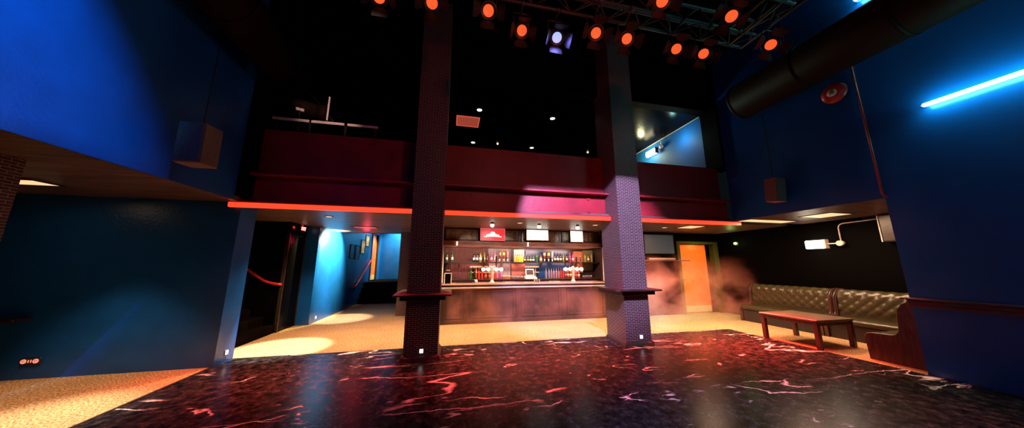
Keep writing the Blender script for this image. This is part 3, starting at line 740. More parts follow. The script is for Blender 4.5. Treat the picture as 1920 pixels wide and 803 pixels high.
# ---- hallway and stair details
tag(MB().tube([(-3.98, 8.05, 1.13), (-4.07, 8.05, 1.135), (-4.2, 8.05, 1.16), (-4.35, 8.05, 1.21), (-4.5, 8.05, 1.31), (-4.75, 8.05, 1.5), (-6.2, 8.05, 2.5)], .032).build('handrail', M['handred']), 'red handrail rising left over the dark stairs', 'handrail')
tag(MB().tube([(-3.6, 12.2, .76), (-3.6, 12.5, .78), (-3.6, 12.75, .9), (-3.6, 14.35, 1.8), (-3.6, 14.46, 1.82)], .03).build('handrail', M['handred']), 'red handrail rising along the hallway wall below the pictures', 'handrail')
d = struct(bpy.data.objects.new('door_2', None), 'dark glossy door panel under the EXIT sign by the stairs', 'door'); C.objects.link(d); d.location = (-3.99, 8.12, 0)
MB().box(-.05, .03, 0, 0, .8, 2.34, .006).build('door_leaf', M['blackgloss'], d)
t = MB(); t.box(-.06, -.01, 0, .015, .03, 2.38, .004); t.box(-.06, .8, 0, .015, .84, 2.38, .004); t.build('frame', M['darkwood'], d)
r = thing('exit_sign', 'black EXIT sign with glowing pink letters above the stair door', 'sign', (-3.98, 8.6, 2.56))
MB().box(0, -.14, -.075, .05, .2, .085, .006).build('housing', M['black'], r)
MB().box(.05, -.1, -.055, .054, .16, .06).build('face', M['exitred'], r)
text_mesh('lettering', 'EXIT', .125, M['exittext'], r, (.056, .03, .0), (PI/2, 0, PI/2), bold=.004, sx=.95)
MB().box(.01, -.03, .086, .04, .06, .11, .004).build('top_lamp', M['redled'], r)
r = thing('indicator_box', 'small red indicator lamp left of the EXIT sign', 'indicator', (-3.98, 8.2, 2.55))
MB().box(0, -.07, -.04, .02, .07, .04, .004).build('housing', M['black'], r); MB().box(.02, -.05, -.028, .026, .05, .028).build('lens', M['redled'], r)
M['poster_dark'] = simple('dark_poster', (.05, .03, .03), .4, bscale=60, var=.9); M['poster_lit'] = simple('doorway_lit_poster', (.8, .4, .14), .4, bscale=45, var=.8)  # brighter orange poster has the doorway light put into its colour
for (y0, y1, z0, z1, m, lab) in ((11.6, 12.1, 1.82, 2.36, 'poster_dark', 'dark framed picture on the hallway wall, first from the cyan glow'), (12.2, 12.72, 1.8, 2.38, 'poster_dark', 'dark framed picture on the hallway wall, second from the cyan glow'),
                                 (12.85, 13.4, 2.06, 2.65, 'poster_lit', 'framed picture painted as lit orange on the hallway wall, third from the cyan glow'), (13.45, 14.0, 2.4, 2.92, 'poster_lit', 'framed picture painted as lit orange on the hallway wall nearest the far doorway')):
    r = thing('framed_picture', lab, 'picture', (-3.66, (y0+y1)/2, (z0+z1)/2), 0, 'pictures on the hallway wall'); a, b = (y1-y0)/2, (z1-z0)/2
    t = MB(); t.box(0, -a, -b, .025, -a+.03, b); t.box(0, a-.03, -b, .025, a, b); t.box(0, -a+.03, -b, .025, a-.03, -b+.03); t.box(0, -a+.03, b-.03, .025, a-.03, b); t.build('frame', M['metal'], r)
    MB().box(0, -a+.03, -b+.03, .012, a-.03, b-.03).build('print', M[m], r)
d = struct(bpy.data.objects.new('door_3', None), 'orange door with pale kick plate beyond the hallway steps', 'door'); C.objects.link(d); d.location = (-3.66, 14.5, .85)
t = MB(); t.box(-.2, 0, 0, .03, .1, 2.3, .006); t.box(-.2, 1.15, 0, .03, 1.25, 2.3, .006); t.box(-.2, .1, 2.24, .03, 1.15, 2.3, .006); t.build('frame', M['darkwood'], d)
MB().box(-.1, .1, .01, -.05, 1.15, 2.24, .004).build('door_leaf', M['door'], d); MB().box(-.05, .13, .03, -.042, 1.12, .26, .003).build('kick_plate', M['kick'], d)
MB().tube([(-.045, 1.05, 1.05), (.0, 1.05, 1.05), (.0, .93, 1.05)], .012, 8).build('handle', M['chrome'], d)

# ---- bar: enclosure
BX0, BX1, BXB = -.2, 4.78, 5.2
struct(MB().box(-.85, 8.2, 0, BX0, 9.9, S).build('wall_bar_left', M['darkwood']))
struct(MB().box(BXB, 8.5, 0, 5.4, 9.9, S).box(BX1, 8.2, 0, 4.98, 8.35, S).build('wall_bar_right', M['darkwood']))
struct(MB().box(-.85, 9.62, 0, 5.4, 9.9, S).build('wall_bar_back', M['darkwood']))
for x, n in ((BX0+.015, 'trim_2'), (BX1-.015, 'trim_3')): sbox(n, M['pale'], x-.015, 8.19, 1.1, x+.015, 8.22, 2.14)

r = thing('bar_counter', 'long dark panelled bar counter with pale pinkish top', 'bar', (BX0, 8.2, 0)); BL = BX1-BX0
MB().box(0, 0, 0, BL, .55, .985).build('counter_body', M['barwood'], r)
MB().box(0, -.03, .0, BL, 0, .1, .006).build('kick_board', M['barwood'], r)
for k in range(5):
    x = [.0, .62, 2.1, 3.5, BL-.12][k]
    t = MB(); t.box(x, -.035, .1, x+.12, 0, .93, .006)
    for q in range(3): t.box(x+.018+q*.032, -.045, .16, x+.036+q*.032, -.035, .86, .004)
    t.build('pilaster', M['barwood'], r)
for a, b in ((.16, .58), (.8, 2.06), (2.28, 3.46), (3.68, BL-.16)):
    t = MB(); t.box(a, -.028, .84, b, 0, .88, .006); t.box(a, -.028, .14, b, 0, .18, .006); t.box(a, -.028, .18, a+.04, 0, .84, .006); t.box(b-.04, -.028, .18, b, 0, .84, .006); t.build('panel_moulding', M['barwood'], r)
MB().box(0, -.07, .93, BL, 0, .955, .006).build('lower_moulding', M['canopy'], r)
MB().cyl((0, -.11, .97), (BL, -.11, .97), .014, seg=10).build('trim_rail', M['chromep'], r)
MB().box(0, -.1, .985, BL, .55, 1.04, .01).build('front_edge', M['barwood'], r)
MB().box(0, -.13, 1.0405, BL, .6, 1.078, .012, 2).build('countertop', M['countertop'], r)
CT = 1.0785

r = thing('bar_canopy', 'brown wooden canopy with leaded panels over the bar', 'canopy', (BX0, 8.3, 2.15))
MB().box(.0, 0, 0, BL, 1.3, .14, .006).build('canopy_board', M['canopy'], r); MB().box(0, -.02, -.012, BL, 0, .02, .004).build('lower_lip', M['countertop'], r)
MB().box(0, .12, .14, BL, .16, S-2.15-.002).build('fascia_back', M['darkwood'], r)
for a, b in ((.02, 1.0), (1.03, 2.3), (2.34, 3.62), (3.66, 4.78)):
    t = MB(); z0, z1 = .145, S-2.155
    t.box(a, .07, z0, a+.05, .12, z1, .005); t.box(b-.05, .07, z0, b, .12, z1, .005); t.box(a+.05, .07, z0, b-.05, .12, z0+.05, .005); t.box(a+.05, .07, z1-.05, b-.05, .12, z1, .005)
    f_ = t.build('panel_frame', M['darkwood'], r)
    g = MB(); g.box(a+.05, .11, z0+.05, b-.05, .118, z1-.05); g.build('leaded_pane', M['leadglass'], f_)
    g = MB(); w_ = b-a-.1
    for s_ in (0, 1):
        xx = a+.05+.14 if s_ == 0 else b-.05-.14
        zz = (z0+z1)/2; pts = [(xx, .106, z0+.06), (xx+.03, .106, zz-.09), (xx-.02, .106, zz), (xx+.03, .106, zz+.09), (xx, .106, z1-.06)]
        g.tube(pts, .008, 6)
    g.tube([(a+.08, .106, z0+.085), (b-.08, .106, z0+.085)], .006, 6).tube([(a+.08, .106, z1-.085), (b-.08, .106, z1-.085)], .006, 6)
    g.build('lead_strip', M['metal'], f_)

def lightbox(px0, py0, px1, py1, name, lab, face, frame):
    a, b = onY(px0, py0, 8.22), onY(px1, py1, 8.22)
    r = thing(name, lab, 'sign', ((a.x+b.x)/2, 8.22, b.z)); w_, h_ = (b.x-a.x)/2, a.z-b.z
    h_ = min(h_, S-b.z-.01)
    t = MB(); t.box(-w_, .02, 0, w_, .14, h_, .004); t.build('housing', M['metal'], r)
    t = MB(); e = .016
    t.box(-w_, 0, 0, w_, .03, e, .003); t.box(-w_, 0, h_-e, w_, .03, h_, .003); t.box(-w_, 0, e, -w_+e, .03, h_-e, .003); t.box(w_-e, 0, e, w_, .03, h_-e, .003); t.build('frame', frame, r)
    MB().box(-w_+e+.006, .01, e+.006, w_-e-.006, .02, h_-e-.006).build('lit_face', face, r)
    return r, w_, h_
M['pinkframe'] = emis('pink_sign_frame', (1, .3, .3), .55)
r, w_, h_ = lightbox(901, 426.5, 947, 452, 'lit_sign', 'red lit sign with a white arched emblem over the bar', M['signred'], M['pinkframe'])
t = MB(); n = 14; top = []; bot = []
for i in range(n+1):
    u = -1+2*i/n; top.append((u*w_*.68, h_*.56-.06*u*u+(.05 if abs(u) < .22 else 0))); bot.append((u*w_*.68, h_*.33-.02*u*u))
t.prism(top+bot[::-1], .004, .0095, 'y'); t.prism([(-w_*.2, h_*.56), (w_*.2, h_*.56), (w_*.13, h_*.72), (-w_*.13, h_*.72)], .003, .0095, 'y')
t.build('emblem', M['signpale'], r)
for s_ in (-1, 1): MB().box(s_*w_*.6-.016, .0, h_*.35, s_*w_*.6+.016, .0035, h_*.35+.045, .004).build('emblem_square', M['black'], r)
r, w_, h_ = lightbox(987, 429, 1029, 451.5, 'lit_sign', 'wide white lit sign with faint lettering over the bar', M['signwhite'], M['pale'])
text_mesh('lettering', 'Pilsner U', .145, M['signtext'], r, (0, .0085, h_*.27), (PI/2, 0, 0), .001, .002, .98)
r, w_, h_ = lightbox(1069, 431, 1094, 454.5, 'lit_sign', 'small square white lit sign at the bar canopy right end', M['signwhite'], M['pale'])
for u, v, lab in ((923, 422.5, 'small ceiling spot lamp over the red lit sign'), (1011, 425, 'bright white ball spot lamp over the wide white sign'), (1083, 427, 'bright white ball spot lamp over the small square sign')):
    p = onZ(u, v, S-.07); r = thing('spot_lamp', lab, 'lamp', p, 0, 'ball spot lamps over the bar signs')
    MB().cyl((0, 0, .03), (0, 0, .07), .04, seg=14).build('base', M['metal'], r)
    MB().lathe([(.001, -.055), (.035, -.048), (.055, -.01), (.05, .02), (.03, .03)], seg=16).build('globe', M['warmbulb'], r)
for u, v, lab in ((857, 456.5, 'slim white lamp on the left part of the bar canopy'), (990, 458, 'slim white lamp on the middle of the bar canopy')):
    p = onY(u, v, 8.27); r = thing('canopy_lamp', lab, 'lamp', p, 0, 'slim lamps on the bar canopy')
    MB().cyl((0, 0, -.055), (0, 0, .05), .017, seg=12).build('bulb', M['warmbulb'], r); MB().box(-.03, .0, -.075, .03, .03, -.055, .004).build('base', M['chromep'], r)

# ---- back bar
r = thing('back_bar', 'dark back counter along the rear wall of the bar', 'counter', (BX0, 9.15, 0))
BK = BXB-BX0
MB().box(0.002, .02, 0, BK-.002, .46, 1.1).build('cabinet', M['barwood'], r); MB().box(.002, 0, 1.1005, BK-.002, .465, 1.135, .008).build('worktop', M['darkwood'], r)
BT = 1.1355
r = thing('bottle_shelf', 'long dark shelf of bottles along the bar back wall', 'shelf', (BX0, 9.2, 1.655))
MB().box(.0, 0, 0, BK, .345, .035, .005).build('shelf_board', M['metal'], r)
for x in (.5, 1.9, 3.3, 4.6): MB().prism([(.1, 0), (.345, 0), (.345, -.16)], x-.01, x+.01, 'x').build('bracket', M['metal'], r)
ST = 1.6905
M['ribbed_reflection'] = simple('corrugated_reflection', (.16, .07, .065), .35); M['pleat_reflection'] = simple('pale_curtain_reflection', (.36, .31, .34), .8)
M['backblue'] = simple('blue_reflection_panel', (.008, .05, .17), .3); M['backorange'] = simple('orange_reflection_panel', (.55, .17, .08), .4); M['backolive'] = simple('olive_reflection_panel', (.22, .2, .08), .4)
M['brick_reflection'] = mat_brick(); M['brick_reflection'].name = 'red_brick_reflection'
for n_ in M['brick_reflection'].node_tree.nodes:
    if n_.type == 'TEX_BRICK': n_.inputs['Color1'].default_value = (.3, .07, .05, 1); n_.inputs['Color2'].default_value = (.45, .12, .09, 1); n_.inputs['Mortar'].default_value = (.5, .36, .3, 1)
def back(px0, px1, z0, z1, m, name, lab, kind='flat'):  # coloured panels paint the room reflected in the bar's mirror
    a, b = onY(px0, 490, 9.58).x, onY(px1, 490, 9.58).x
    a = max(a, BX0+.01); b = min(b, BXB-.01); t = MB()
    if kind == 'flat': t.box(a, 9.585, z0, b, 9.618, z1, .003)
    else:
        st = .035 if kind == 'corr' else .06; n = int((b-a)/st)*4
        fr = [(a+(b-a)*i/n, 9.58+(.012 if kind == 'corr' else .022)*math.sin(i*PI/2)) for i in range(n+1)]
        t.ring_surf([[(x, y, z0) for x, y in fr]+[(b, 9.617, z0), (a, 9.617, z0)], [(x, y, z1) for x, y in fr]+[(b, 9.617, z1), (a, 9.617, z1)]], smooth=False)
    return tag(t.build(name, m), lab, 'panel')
back(834, 915, BT+.005, 2.14, M['ribbed_reflection'], 'ribbed_reflection_panel', 'reddish ribbed panel painting a mirror reflection, bar back wall, left end', 'corr')
back(915.5, 957, BT+.005, 2.14, M['pleat_reflection'], 'curtain', 'pleated panel painting a pale grey mirror reflection on the bar back wall', 'pleat')  # curtain here is a panel painting a mirror reflection, none hangs there
back(963.5, 983, ST+.01, 2.12, M['lab_white'], 'white_reflection_panel', 'white panel painting a mirror reflection behind the juice bottles')
back(959, 985, BT+.005, 1.64, M['brick_reflection'], 'brick_reflection_panel', 'panel painting a red brick mirror reflection below the bottle shelf')
back(985.5, 1066, BT+.005, 2.1, M['backblue'], 'blue_reflection_panel', 'deep blue panel painting a mirror reflection behind the middle bottles')
back(1076, 1093, BT+.2, 2.08, M['backorange'], 'orange_reflection_panel', 'orange panel painting a mirror reflection behind the right beer tower')
back(1094, 1112, ST-.3, 2.12, M['backolive'], 'olive_reflection_panel', 'olive yellow panel painting a mirror reflection behind the last three bottles')

_bott = {}
def bottle_proto(kind, glass, label):
    key = (kind, glass, label)
    if key in _bott: return _bott[key], False
    r = bpy.data.objects.new({'wine': 'wine_bottle', 'spirit': 'spirit_bottle', 'juice': 'juice_bottle', 'optic': 'optic_bottle', 'beer': 'small_bottle'}[kind], None); C.objects.link(r)
    P = {'wine': [(.001, 0), (.036, 0), (.038, .01), (.038, .19), (.03, .225), (.014, .25), (.013, .31), (.015, .312), (.015, .325), (.001, .326)],
         'spirit': [(.001, 0), (.04, 0), (.042, .012), (.042, .17), (.036, .2), (.015, .222), (.014, .27), (.001, .272)],
         'juice': [(.001, 0), (.034, 0), (.036, .01), (.036, .15), (.026, .19), (.02, .22), (.02, .24), (.001, .241)],
         'beer': [(.001, 0), (.031, 0), (.032, .01), (.032, .12), (.026, .15), (.013, .18), (.013, .22), (.001, .222)],
         'optic': [(.001, .36), (.04, .36), (.043, .35), (.043, .18), (.036, .15), (.015, .125), (.014, .09), (.001, .089)]}[kind]
    MB().lathe(P, seg=14).build('glass_body', M[glass], r)
    lz = {'wine': (.06, .14, .0385), 'spirit': (.04, .13, .0425), 'juice': (.04, .1, .0365), 'beer': (.03, .09, .0325), 'optic': (.21, .31, .0435)}[kind]
    if label: MB().lathe([(lz[2]-.001, lz[0]), (lz[2]+.0005, lz[0]), (lz[2]+.0005, lz[1]), (lz[2]-.001, lz[1])], seg=14).build('label', M[label], r)
    top = P[-1][1]
    if kind == 'optic':
        MB().cyl((0, 0, .02), (0, 0, .1), .016, .022, seg=12).build('dispenser', M['white'], r); MB().box(-.012, .01, .1, .012, .06, .36, .003).build('hanger', M['metal'], r)
    else: MB().cyl((0, 0, top-.03), (0, 0, top+.003), {'wine': .0165, 'spirit': .017, 'juice': .0225, 'beer': .0155}[kind], seg=12).build('cap', M['lab_red'] if kind == 'beer' else M['cap'], r)
    _bott[key] = r; return r, True
def place_bottle(px, Y, z, kind, glass, label, lab, grp, sc=1.0, py=480):
    x = onY(px, py, Y).x; x = min(max(x, BX0+.06), BXB-.06)
    p, first = bottle_proto(kind, glass, label); o = p if first else copy_tree(p)
    o.location = (x, Y, z); o.scale = (min(sc, .93) if sc > 1.05 else sc, min(sc, .93) if sc > 1.05 else sc, sc); o.rotation_euler = (0, 0, random.uniform(0, 6))
    tag(o, lab, 'bottle', grp)
ORD = ['first', 'second', 'third', 'fourth', 'fifth', 'sixth', 'seventh', 'eighth', 'ninth', 'tenth', 'eleventh', 'twelfth', 'thirteenth', 'fourteenth', 'fifteenth', 'sixteenth', 'seventeenth', 'eighteenth', 'nineteenth', 'twentieth']
CN = {'glass_green': 'green', 'glass_dark': 'dark', 'glass_amber': 'amber', 'glass_clear': 'clear', 'glass_red': 'red', 'glass_purple': 'purple', 'glass_olive': 'yellow-green', 'juice_orange': 'orange', 'juice_yellow': 'yellow', 'glass_pink': 'pink', 'glass_blue': 'pale blue'}
LN = {'lab_white': 'white', 'lab_yellow': 'yellow', 'lab_pink': 'pink', 'lab_red': 'red', 'lab_cream': 'cream', None: 'no'}
KN = {'wine': 'wine bottle', 'spirit': 'spirit bottle', 'juice': 'juice bottle', 'optic': 'upside-down optic bottle', 'beer': 'small bottle'}
up = [(838, 'wine', 'glass_green', 'lab_white'), (848, 'wine', 'glass_green', 'lab_white'), (889, 'wine', 'glass_dark', 'lab_white'), (895, 'wine', 'glass_dark', 'lab_white'), (901, 'wine', 'glass_olive', 'lab_white'), (908, 'wine', 'glass_olive', 'lab_cream'),
      (915, 'wine', 'glass_dark', 'lab_pink'), (921.5, 'wine', 'glass_purple', 'lab_pink'), (928.5, 'wine', 'glass_pink', 'lab_cream'), (937, 'optic', 'glass_amber', 'lab_pink'), (945, 'optic', 'glass_amber', 'lab_yellow'), (952, 'optic', 'glass_pink', None),
      (966.5, 'juice', 'juice_orange', None), (970.5, 'juice', 'juice_orange', None), (974.5, 'juice', 'juice_yellow', None), (978.5, 'juice', 'juice_yellow', None), (984, 'juice', 'glass_dark', 'lab_yellow'), (989.8, 'juice', 'glass_dark', 'lab_yellow'), (995, 'juice', 'glass_dark', 'lab_white'), (1000, 'juice', 'glass_dark', 'lab_white'),
      (1006.5, 'wine', 'glass_green', None), (1014, 'spirit', 'glass_amber', 'lab_cream'), (1021, 'optic', 'glass_amber', 'lab_pink'), (1028.5, 'optic', 'glass_amber', 'lab_yellow'), (1035.5, 'optic', 'glass_blue', None),
      (1040.5, 'wine', 'glass_dark', 'lab_cream'), (1045.5, 'wine', 'glass_dark', 'lab_white'), (1051, 'wine', 'glass_dark', 'lab_cream'), (1057, 'wine', 'glass_olive', 'lab_cream'), (1062.5, 'wine', 'glass_dark', 'lab_pink'), (1068.5, 'wine', 'glass_purple', 'lab_red'), (1074, 'wine', 'glass_purple', 'lab_pink'),
      (1097, 'wine', 'glass_olive', None), (1103, 'wine', 'glass_amber', 'lab_cream'), (1109, 'wine', 'glass_olive', None)]
def run(lst, Y, z, where, grp, sc, py):
    cnt = {}
    tot = {}
    for _, k, g, l in lst: tot[(k, g, l)] = tot.get((k, g, l), 0)+1
    for px, k, g, l in lst:
        key = (k, g, l); i = cnt.get(key, 0); cnt[key] = i+1
        lab = '%s %s, %s label%s, %s' % (CN[g], KN[k], LN[l], (', %s of its kind from left' % ORD[i]) if tot[key] > 1 else '', where)
        place_bottle(px, Y, z, k, g, l, lab, grp, sc, py)
run(up, 9.32, ST, 'long bar shelf', 'bottles on the bar shelf', 1.02, 480)
low = [(883, 'wine', 'glass_green', None), (890, 'wine', 'glass_dark', None), (898, 'wine', 'glass_red', None), (904, 'wine', 'glass_red', None), (911, 'spirit', 'glass_amber', 'lab_red'), (918, 'spirit', 'glass_amber', 'lab_red'), (929, 'spirit', 'glass_red', None), (937, 'spirit', 'glass_purple', None),
       (1024, 'wine', 'glass_clear', None), (1029.5, 'wine', 'glass_clear', None), (1034, 'wine', 'glass_pink', None), (1038.5, 'wine', 'glass_clear', None), (1043, 'wine', 'glass_pink', None), (1047.5, 'wine', 'glass_clear', None), (1052, 'wine', 'glass_red', None), (1056, 'wine', 'glass_red', None),
       (1060.5, 'wine', 'glass_amber', 'lab_red'), (1065, 'wine', 'glass_red', 'lab_cream'), (1069.5, 'wine', 'glass_amber', 'lab_cream'), (1080, 'spirit', 'glass_red', 'lab_red'), (1085, 'spirit', 'glass_red', 'lab_cream')]
run(low, 9.32, BT, 'low back counter', 'bottles on the back counter', 1.08, 510)

# glasses
g0 = bpy.data.objects.new('drinking_glass', None); C.objects.link(g0)
MB().lathe([(.001, 0), (.026, 0), (.034, .1), (.031, .1), (.024, .008), (.001, .008)], seg=14).build('bowl', M['glass_clear'], g0)
gl = [(956+3.7*i, 9.3) for i in range(7)]+[(1094+3.6*i, 9.3) for i in range(5)]
for i, (px, Y) in enumerate(gl):
    o = g0 if i == 0 else copy_tree(g0); o.location = (onY(px, 518, Y).x, Y, BT)
    tag(o, ('clear glass in the middle row on the back counter, %s from the left' % ORD[i]) if i < 7 else ('clear glass in the right row by the bar end, %s from the left' % ORD[i-7]), 'glass', 'glasses on the back counter')

def beer_tower(px, lab):
    p = onY(px, 528, 8.48); r = thing('beer_tower', lab, 'beer tap', (p.x, 8.48, CT), 0, 'beer taps on the bar')
    MB().lathe([(.085, 0), (.085, .012), (.055, .03), (.045, .1), (.05, .42), (.058, .44), (.03, .475), (.001, .48)], seg=20).build('column', M['chromep'], r)
    MB().cyl((-.33, 0, .385), (.33, 0, .385), .034, seg=14).build('cross_tube', M['chromep'], r)
    for k, x in enumerate((-.27, -.12, .12, .27)):
        MB().cyl((x, -.03, .385), (x, -.075, .385), .058, seg=18).build('badge', M['tapwhite'], r)
        MB().tube([(x, -.03, .36), (x, -.09, .345), (x, -.095, .28)], .013, 8).build('spout', M['chromep'], r)
        h = MB().lathe([(.012, .4), (.014, .44), (.022, .5), (.03, .7), (.027, .79), (.001, .8)], (x, -.02, 0), 12).build('handle', M['canopy'] if k % 2 else M['redwood'], r)
M['tapwhite'] = emis('lit_tap_badge', (1, .92, .85), 1.1)
beer_tower(922.5, 'steel beer tower with four taps on the bar, left one'); beer_tower(1075, 'steel beer tower with four taps on the bar, right one')
p = onY(839.5, 530, 8.4); r = thing('drink_dispenser', 'dark square dispenser with pale corners on the bar, left end', 'dispenser', (max(p.x, BX0+.13), 8.4, CT))
MB().box(-.085, -.085, 0, .085, .085, .27, .006).build('tank', M['black'], r); MB().box(-.045, -.045, .285, .045, .045, .36, .01).build('neck', M['redwood'], r)
MB().box(-.1, -.1, .27, .1, .1, .285, .004).build('lid', M['pale'], r)
for x in (-.092, .092): MB().box(x-.01, -.1, 0, x+.01, -.08, .27, .003).build('corner_post', M['pale'], r)
MB().box(-.055, -.055, .36, .055, .055, .372, .004).build('cap', M['pale'], r)
r = thing('till', 'white till with tilted dark screen on the back counter', 'till', (onY(996, 520, 9.22).x, 9.3, BT))
MB().prism([(-.14, 0), (.12, 0), (.12, .09), (-.14, .03)], -.19, .19, 'x').build('base', M['white'], r)
q = Matrix.Translation((0, .06, .09)) @ Matrix.Rotation(-.25, 4, 'X')
MB(q).box(-.15, -.015, .0, .15, .02, .24, .008).build('monitor', M['white'], r); MB(q).box(-.12, -.02, .035, .12, -.015, .205).build('screen', M['metal'], r)
MB().box(-.12, -.11, .045, .02, -.04, .06).build('keypad', M['pale'], r)
def rack(px0, px1, lab):
    a, b = onY(px0, 505, 9.5).x, onY(px1, 505, 9.5).x; r = thing('bottle_rack', lab, 'rack', ((a+b)/2, 9.5, BT), 0, 'wooden racks on the back counter'); w_ = (b-a)/2
    MB().box(-w_, -.05, .36, w_, .04, .42, .004).build('top_rail', M['lab_cream'], r)
    for x in (-w_*.5, w_*.5): MB().box(x-.02, -.02, 0, x+.02, .03, .36, .003).build('post', M['backorange'], r)
    MB().box(-w_, -.05, .2, w_, .04, .22, .003).build('lower_rail', M['lab_cream'], r)
    for i in range(5): x = -w_*.8+w_*.4*i; MB().cyl((x, -.056, .39), (x, -.05, .39), .014, seg=8).build('peg', M['darkwood'], r)
rack(881, 929, 'cream topped wooden rack behind the left beer tower'); rack(984.5, 1010, 'cream topped wooden rack behind the till')
for (px, w_, d_, y_, lab) in ((870, .25, .14, 8.62, 'dark flat tray on the bar, left'), (955, .17, .12, 8.45, 'pale drip tray on the bar, middle'), (1040, .14, .12, 8.45, 'pale drip tray on the bar, right of the till')):
    r = thing('drip_tray', lab, 'tray', (onY(px, 528, y_).x, y_, CT), 0, 'trays on the bar'); m = M['metal'] if px < 900 else M['chromep']
    t = MB(); t.box(-w_, -d_, 0, w_, d_, .008); t.box(-w_, -d_, .008, w_, -d_+.01, .025); t.box(-w_, d_-.01, .008, w_, d_, .025); t.box(-w_, -d_+.01, .008, -w_+.01, d_-.01, .025); t.box(w_-.01, -d_+.01, .008, w_, d_-.01, .025); t.build('tray_body', m, r)
    t = MB()
    for i in range(7): t.box(-w_+.015, -d_+.02+i*(2*d_-.04)/7, .016, w_-.015, -d_+.03+i*(2*d_-.04)/7, .021)
    t.build('grid', M['metal'], r)
r = thing('napkin_holder', 'small white napkin holder on the bar beside the left tray', 'napkin holder', (onY(892, 526, 8.4).x, 8.4, CT))
MB().box(-.06, -.05, 0, .06, .05, .012, .003).build('base', M['chrome'], r); MB().box(-.05, -.02, .0125, .05, .03, .09, .003).build('napkins', M['white'], r); MB().box(-.055, -.03, .0125, -.02, -.021, .075).build('front_plate', M['backblue'], r)
s0 = None
for i, (px, m, lab) in enumerate(((1002.5, 'juice_yellow', 'small yellow shot glass on the bar, left of the three'), (1006.5, 'juice_yellow', 'small yellow shot glass on the bar, middle of the three'), (1011, 'lab_cream', 'small cream shot glass on the bar, right of the three'))):
    r = thing('shot_glass', lab, 'glass', (onY(px, 526, 8.4).x, 8.4, CT), 0, 'shot glasses on the bar')
    MB().lathe([(.001, 0), (.02, 0), (.026, .075), (.001, .075)], seg=12).build('drink', M[m], r); MB().lathe([(.021, 0), (.0275, .085), (.0265, .085), (.0205, .0)], seg=12).build('glass', M['glass_clear'], r)
r = thing('wooden_box', 'wooden box on the back counter beside the painted brick reflection', 'box', (onY(949, 515, 9.3).x, 9.3, BT))
MB().box(-.13, -.09, 0, .13, .09, .09, .004).build('box_body', M['canopy'], r); MB().box(-.135, -.095, .0905, .135, .095, .11, .004).build('lid', M['lab_cream'], r)

# ---- smoke
tag(MB().box(-.12, 6.9, .01, 5.1, 8.02, 1.3).build('smoke', M['smoke']), 'low pinkish smoke drifting along the bar front', 'smoke', kind='stuff')
tag(MB().box(5.11, 6.7, .01, 9.22, 8.04, 1.95).build('smoke', M['smoke_thick']), 'pinkish smoke billowing before the orange door and sofa end', 'smoke', kind='stuff')

P = dict(down=430, panel=72, alcove=1.2, alcdown=230, hall=1250, hall3=650, hall2=1100, alc2=650, doorway=1000, redhall=10, bar=28, shelf=5, sign=14, door=120, sconce=2, green=2.2, pics=150,
         blue=1800, violet=6000, vfloor=700, blueglow=24, red=45, strip=165, facade=75, pink=800, warmfill=18, balc=14, balc2=45, balcred=5, world=.005, rail=420)
# ------------------------------------------------------------------ light
def lamp(name, kind, loc, col, power, target=None, size=45, blend=.3, radius=.04):
    l = bpy.data.lights.new(name, kind); o = bpy.data.objects.new(name, l); C.objects.link(o)
    l.color = col; l.energy = power; o.location = loc
    if kind == 'SPOT': l.spot_size = math.radians(size); l.spot_blend = blend; l.shadow_soft_size = radius
    elif kind == 'POINT': l.shadow_soft_size = radius
    if target is not None:
        o.rotation_euler = (Vector(target)-Vector(loc)).to_track_quat('-Z', 'Y').to_euler()
    return o
def area(name, loc, col, power, sx, sy, target):
    l = bpy.data.lights.new(name, 'AREA'); o = bpy.data.objects.new(name, l); C.objects.link(o)
    l.shape = 'RECTANGLE'; l.size = sx; l.size_y = sy; l.color = col; l.energy = power; o.location = loc
    o.rotation_euler = (Vector(target)-Vector(loc)).to_track_quat('-Z', 'Y').to_euler()
    return o
WARM = (1, .62, .37); WARM2 = (1, .6, .34)
# soffit downlights with their fittings
for u, v, lab in ((617, 406, 'recessed downlight in the hall ceiling left of the left pillar'), (975, 418, 'recessed downlight in front of the red lit sign'), (1116, 422, 'recessed downlight beside the violet lit pillar'), (1245.8, 426.6, 'recessed downlight between the violet pillar and the television')):
    p = onZ(u, v, S); r = thing('downlight', lab, 'downlight', (p.x, p.y, S), 0, 'recessed downlights under the balcony')
    MB().lathe([(.085, -.012), (.085, 0), (.06, 0), (.06, -.01)], seg=24).build('trim_ring', M['pale'], r); MB().cyl((0, 0, -.007), (0, 0, -.002), .06, seg=24).build('lens', M['dl'], r)
    lamp('downlight_beam', 'SPOT', (p.x, p.y, S-.03), WARM, P['down'], (p.x, p.y+.25, 0), 120, .6, .06)
lamp('downlight_beam', 'SPOT', (-.42, 7.0, S-.03), WARM, P['down'], (-.42, 7.1, 0), 120, .6, .06)
lamp('downlight_beam', 'SPOT', (6.8, 6.9, S-.03), WARM, P['down']*.5, (7.0, 7.2, 0), 120, .6, .06)
area('panel_glow', (7.8, 5.26, S-.03), WARM, P['panel'], 1.1, .45, (7.8, 5.26, 0))
area('panel_glow', (8.07, 4.47, S-.03), WARM, P['panel']*.7, .6, .5, (8.07, 4.47, 0))
area('panel_glow', (6.78, 6.75, S-.03), WARM, P['panel']*.5, .5, .5, (6.8, 6.9, 0))
lamp('alcove_down', 'SPOT', (-4.85, 4.75, S-.04), WARM2, P['alcdown'], (-4.75, 4.5, 0), 84, .6, .08)
area('panel_glow', (-5.65, 4.86, S-.03), WARM, P['alcove'], .65, .26, (-5.4, 4.6, 0))
